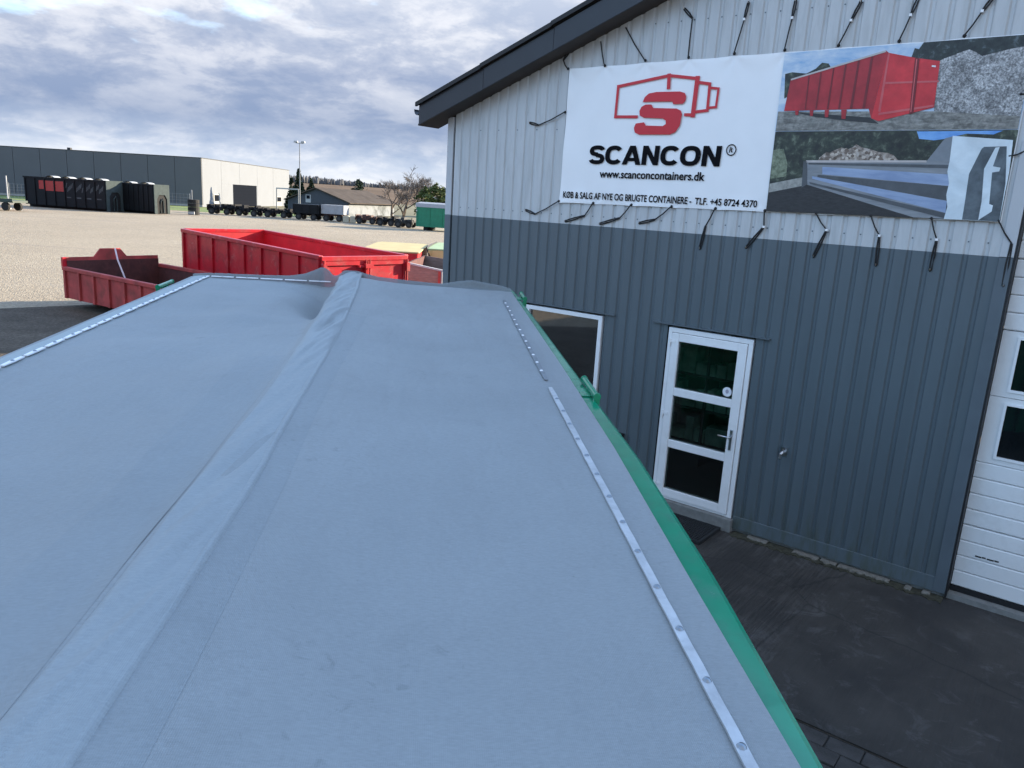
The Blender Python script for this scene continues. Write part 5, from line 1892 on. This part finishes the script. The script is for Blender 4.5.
lb = thing('low_shed', 'pale low shed roof showing beyond the barn', 'shed', (-17.5, 140.0, 0), R(-14))
BX(0, 9, 0, 6, 0, 2.0).build('wall', M['barnwhite'], lb)
MB().prism([(-.3, 2.002), (6.3, 2.002), (3, 3.6)], 'x', -.3, 9.3).build('roof', M['beige'], lb)

# ------------------------------------------------------------------ trees
def bare_tree(label, loc, H, seed, group=None, spread=0.55, wide=1.0):
    rnd = random.Random(seed)
    t = thing('bare_tree', label, 'tree', loc, rnd.uniform(0, 6), group)
    tr, tw = MB(), MB()

    def grow(p, d, ln, r, lvl):
        n = 3
        pts, rr = [p], [r]
        q = p.copy()
        for k in range(n):
            d = (d + Vector((rnd.uniform(-1, 1), rnd.uniform(-1, 1), rnd.uniform(-.4, .6))) * .16).normalized()
            q = q + d * ln / n
            pts.append(q.copy())
            rr.append(r * (1 - .38 * (k + 1) / n))
        (tr if lvl < 2 else tw).tube(pts, rr, 6 if lvl < 2 else 3, cap=False)
        if lvl >= 5:
            return
        for k in range(4 if lvl != 1 else 3):
            a = rnd.uniform(0, 6.283)
            side = Vector((math.cos(a), math.sin(a), rnd.uniform(-.1, .3)))
            nd = (d * (1 - spread * .6) + side * spread).normalized()
            grow(pts[-1 - (k % 2 if lvl else (k % 3))], nd, ln * rnd.uniform(.62, .82), max(.016, rr[-1] * rnd.uniform(.6, .8)), lvl + 1)

    grow(Vector((0, 0, -.05)), Vector((0, 0, 1)), H * .26, H * .024, 0)
    zm = max(p[2] for p in tw.v)
    for q in (tr, tw):
        q.v = [(p[0] * H / zm * wide, p[1] * H / zm * wide, p[2] * H / zm) for p in q.v]
    tr.build('trunk', M['bark'], t, fix=False)
    tw.build('crown', M['twig'], t, fix=False)
    return t


def leafy(label, loc, H, rad, seed, material, conical=True, n=1500, leaf=.28, group=None, name='conifer_tree'):
    rnd = random.Random(seed)
    t = thing(name, label, 'tree', loc, 0, group)
    MB().tube([(0, 0, -.05), (0.05, 0, H * .5), (0, 0, H * .92)], [H * .022, H * .014, .02], 6).build('trunk', M['bark'], t)
    cr = MB()
    lobes = [(rnd.uniform(0, 6.283), rnd.uniform(.15, .95), rnd.uniform(.6, 1.05)) for _ in range(26)]
    for k in range(n):
        a, zf, lr = rnd.choice(lobes)
        a += rnd.gauss(0, .35)
        zf = min(1, max(.06, zf + rnd.gauss(0, .05)))
        rr = (1 - zf) ** .8 if conical else math.sqrt(max(.02, 1 - (2 * zf - .95) ** 2))
        rr *= rad * lr * math.sqrt(rnd.uniform(.15, 1))
        p = Vector((rr * math.cos(a), rr * math.sin(a), zf * H - .12 * rr))
        u_ = Vector((rnd.gauss(0, 1), rnd.gauss(0, 1), rnd.gauss(0, .6))).normalized() * leaf
        v_ = Vector((rnd.gauss(0, 1), rnd.gauss(0, 1), rnd.gauss(0, .6))).normalized() * leaf * .6
        cr.add([p - u_, p + v_, p + u_, p - v_], [(0, 1, 2, 3)])
    cr.build('crown', material, t, fix=False)
    return t


bare_tree('broad leafless tree left of the green cabin', (-15.7, 104.0, 0), 7.6, 3, 'bare trees behind the yard', .62)
bare_tree('smaller leafless tree just right of the broad bare one', (-14.6, 112.0, 0), 6.2, 9, 'bare trees behind the yard', .55)
bare_tree('leafless tree left of the broad bare one, above the barn eave', (-18.6, 112.0, 0), 5.6, 14, 'bare trees behind the yard', .55)
leafy('olive green evergreen at the corner of the workshop wall', (-11.0, 101.5, 0), 5.4, 2.0, 4, M['needle2'], False, 1800, .26, 'evergreens behind the yard', 'evergreen_tree')
leafy('olive green evergreen partly behind the bare trees', (-12.9, 103.5, 0), 4.7, 1.6, 5, M['needle2'], False, 1400, .26, 'evergreens behind the yard', 'evergreen_tree')
leafy('evergreen hidden partly by the workshop corner', (-8.6, 114.0, 0), 6.4, 2.2, 6, M['needle'], False, 1400, .26, 'evergreens behind the yard', 'evergreen_tree')
leafy('tall dark conifer left of the lamp post', (-37.2, 131.0, 0), 6.7, 1.9, 7, M['needle'], True, 1500, .3, 'conifers beside the barn')
leafy('shorter dark conifer right beside the lamp post', (-35.3, 131.5, 0), 5.3, 1.7, 8, M['needle'], True, 1300, .3, 'conifers beside the barn')
leafy('dark conifer close to the white warehouse corner', (-39.0, 133.0, 0), 5.2, 1.6, 9, M['needle'], True, 1200, .3, 'conifers beside the barn')
leafy('round dark bush tree on the slope above the barn roof', (-45.0, 215.0, 0), 7.0, 3.0, 10, M['needle'], False, 900, .5, None, 'evergreen_tree')
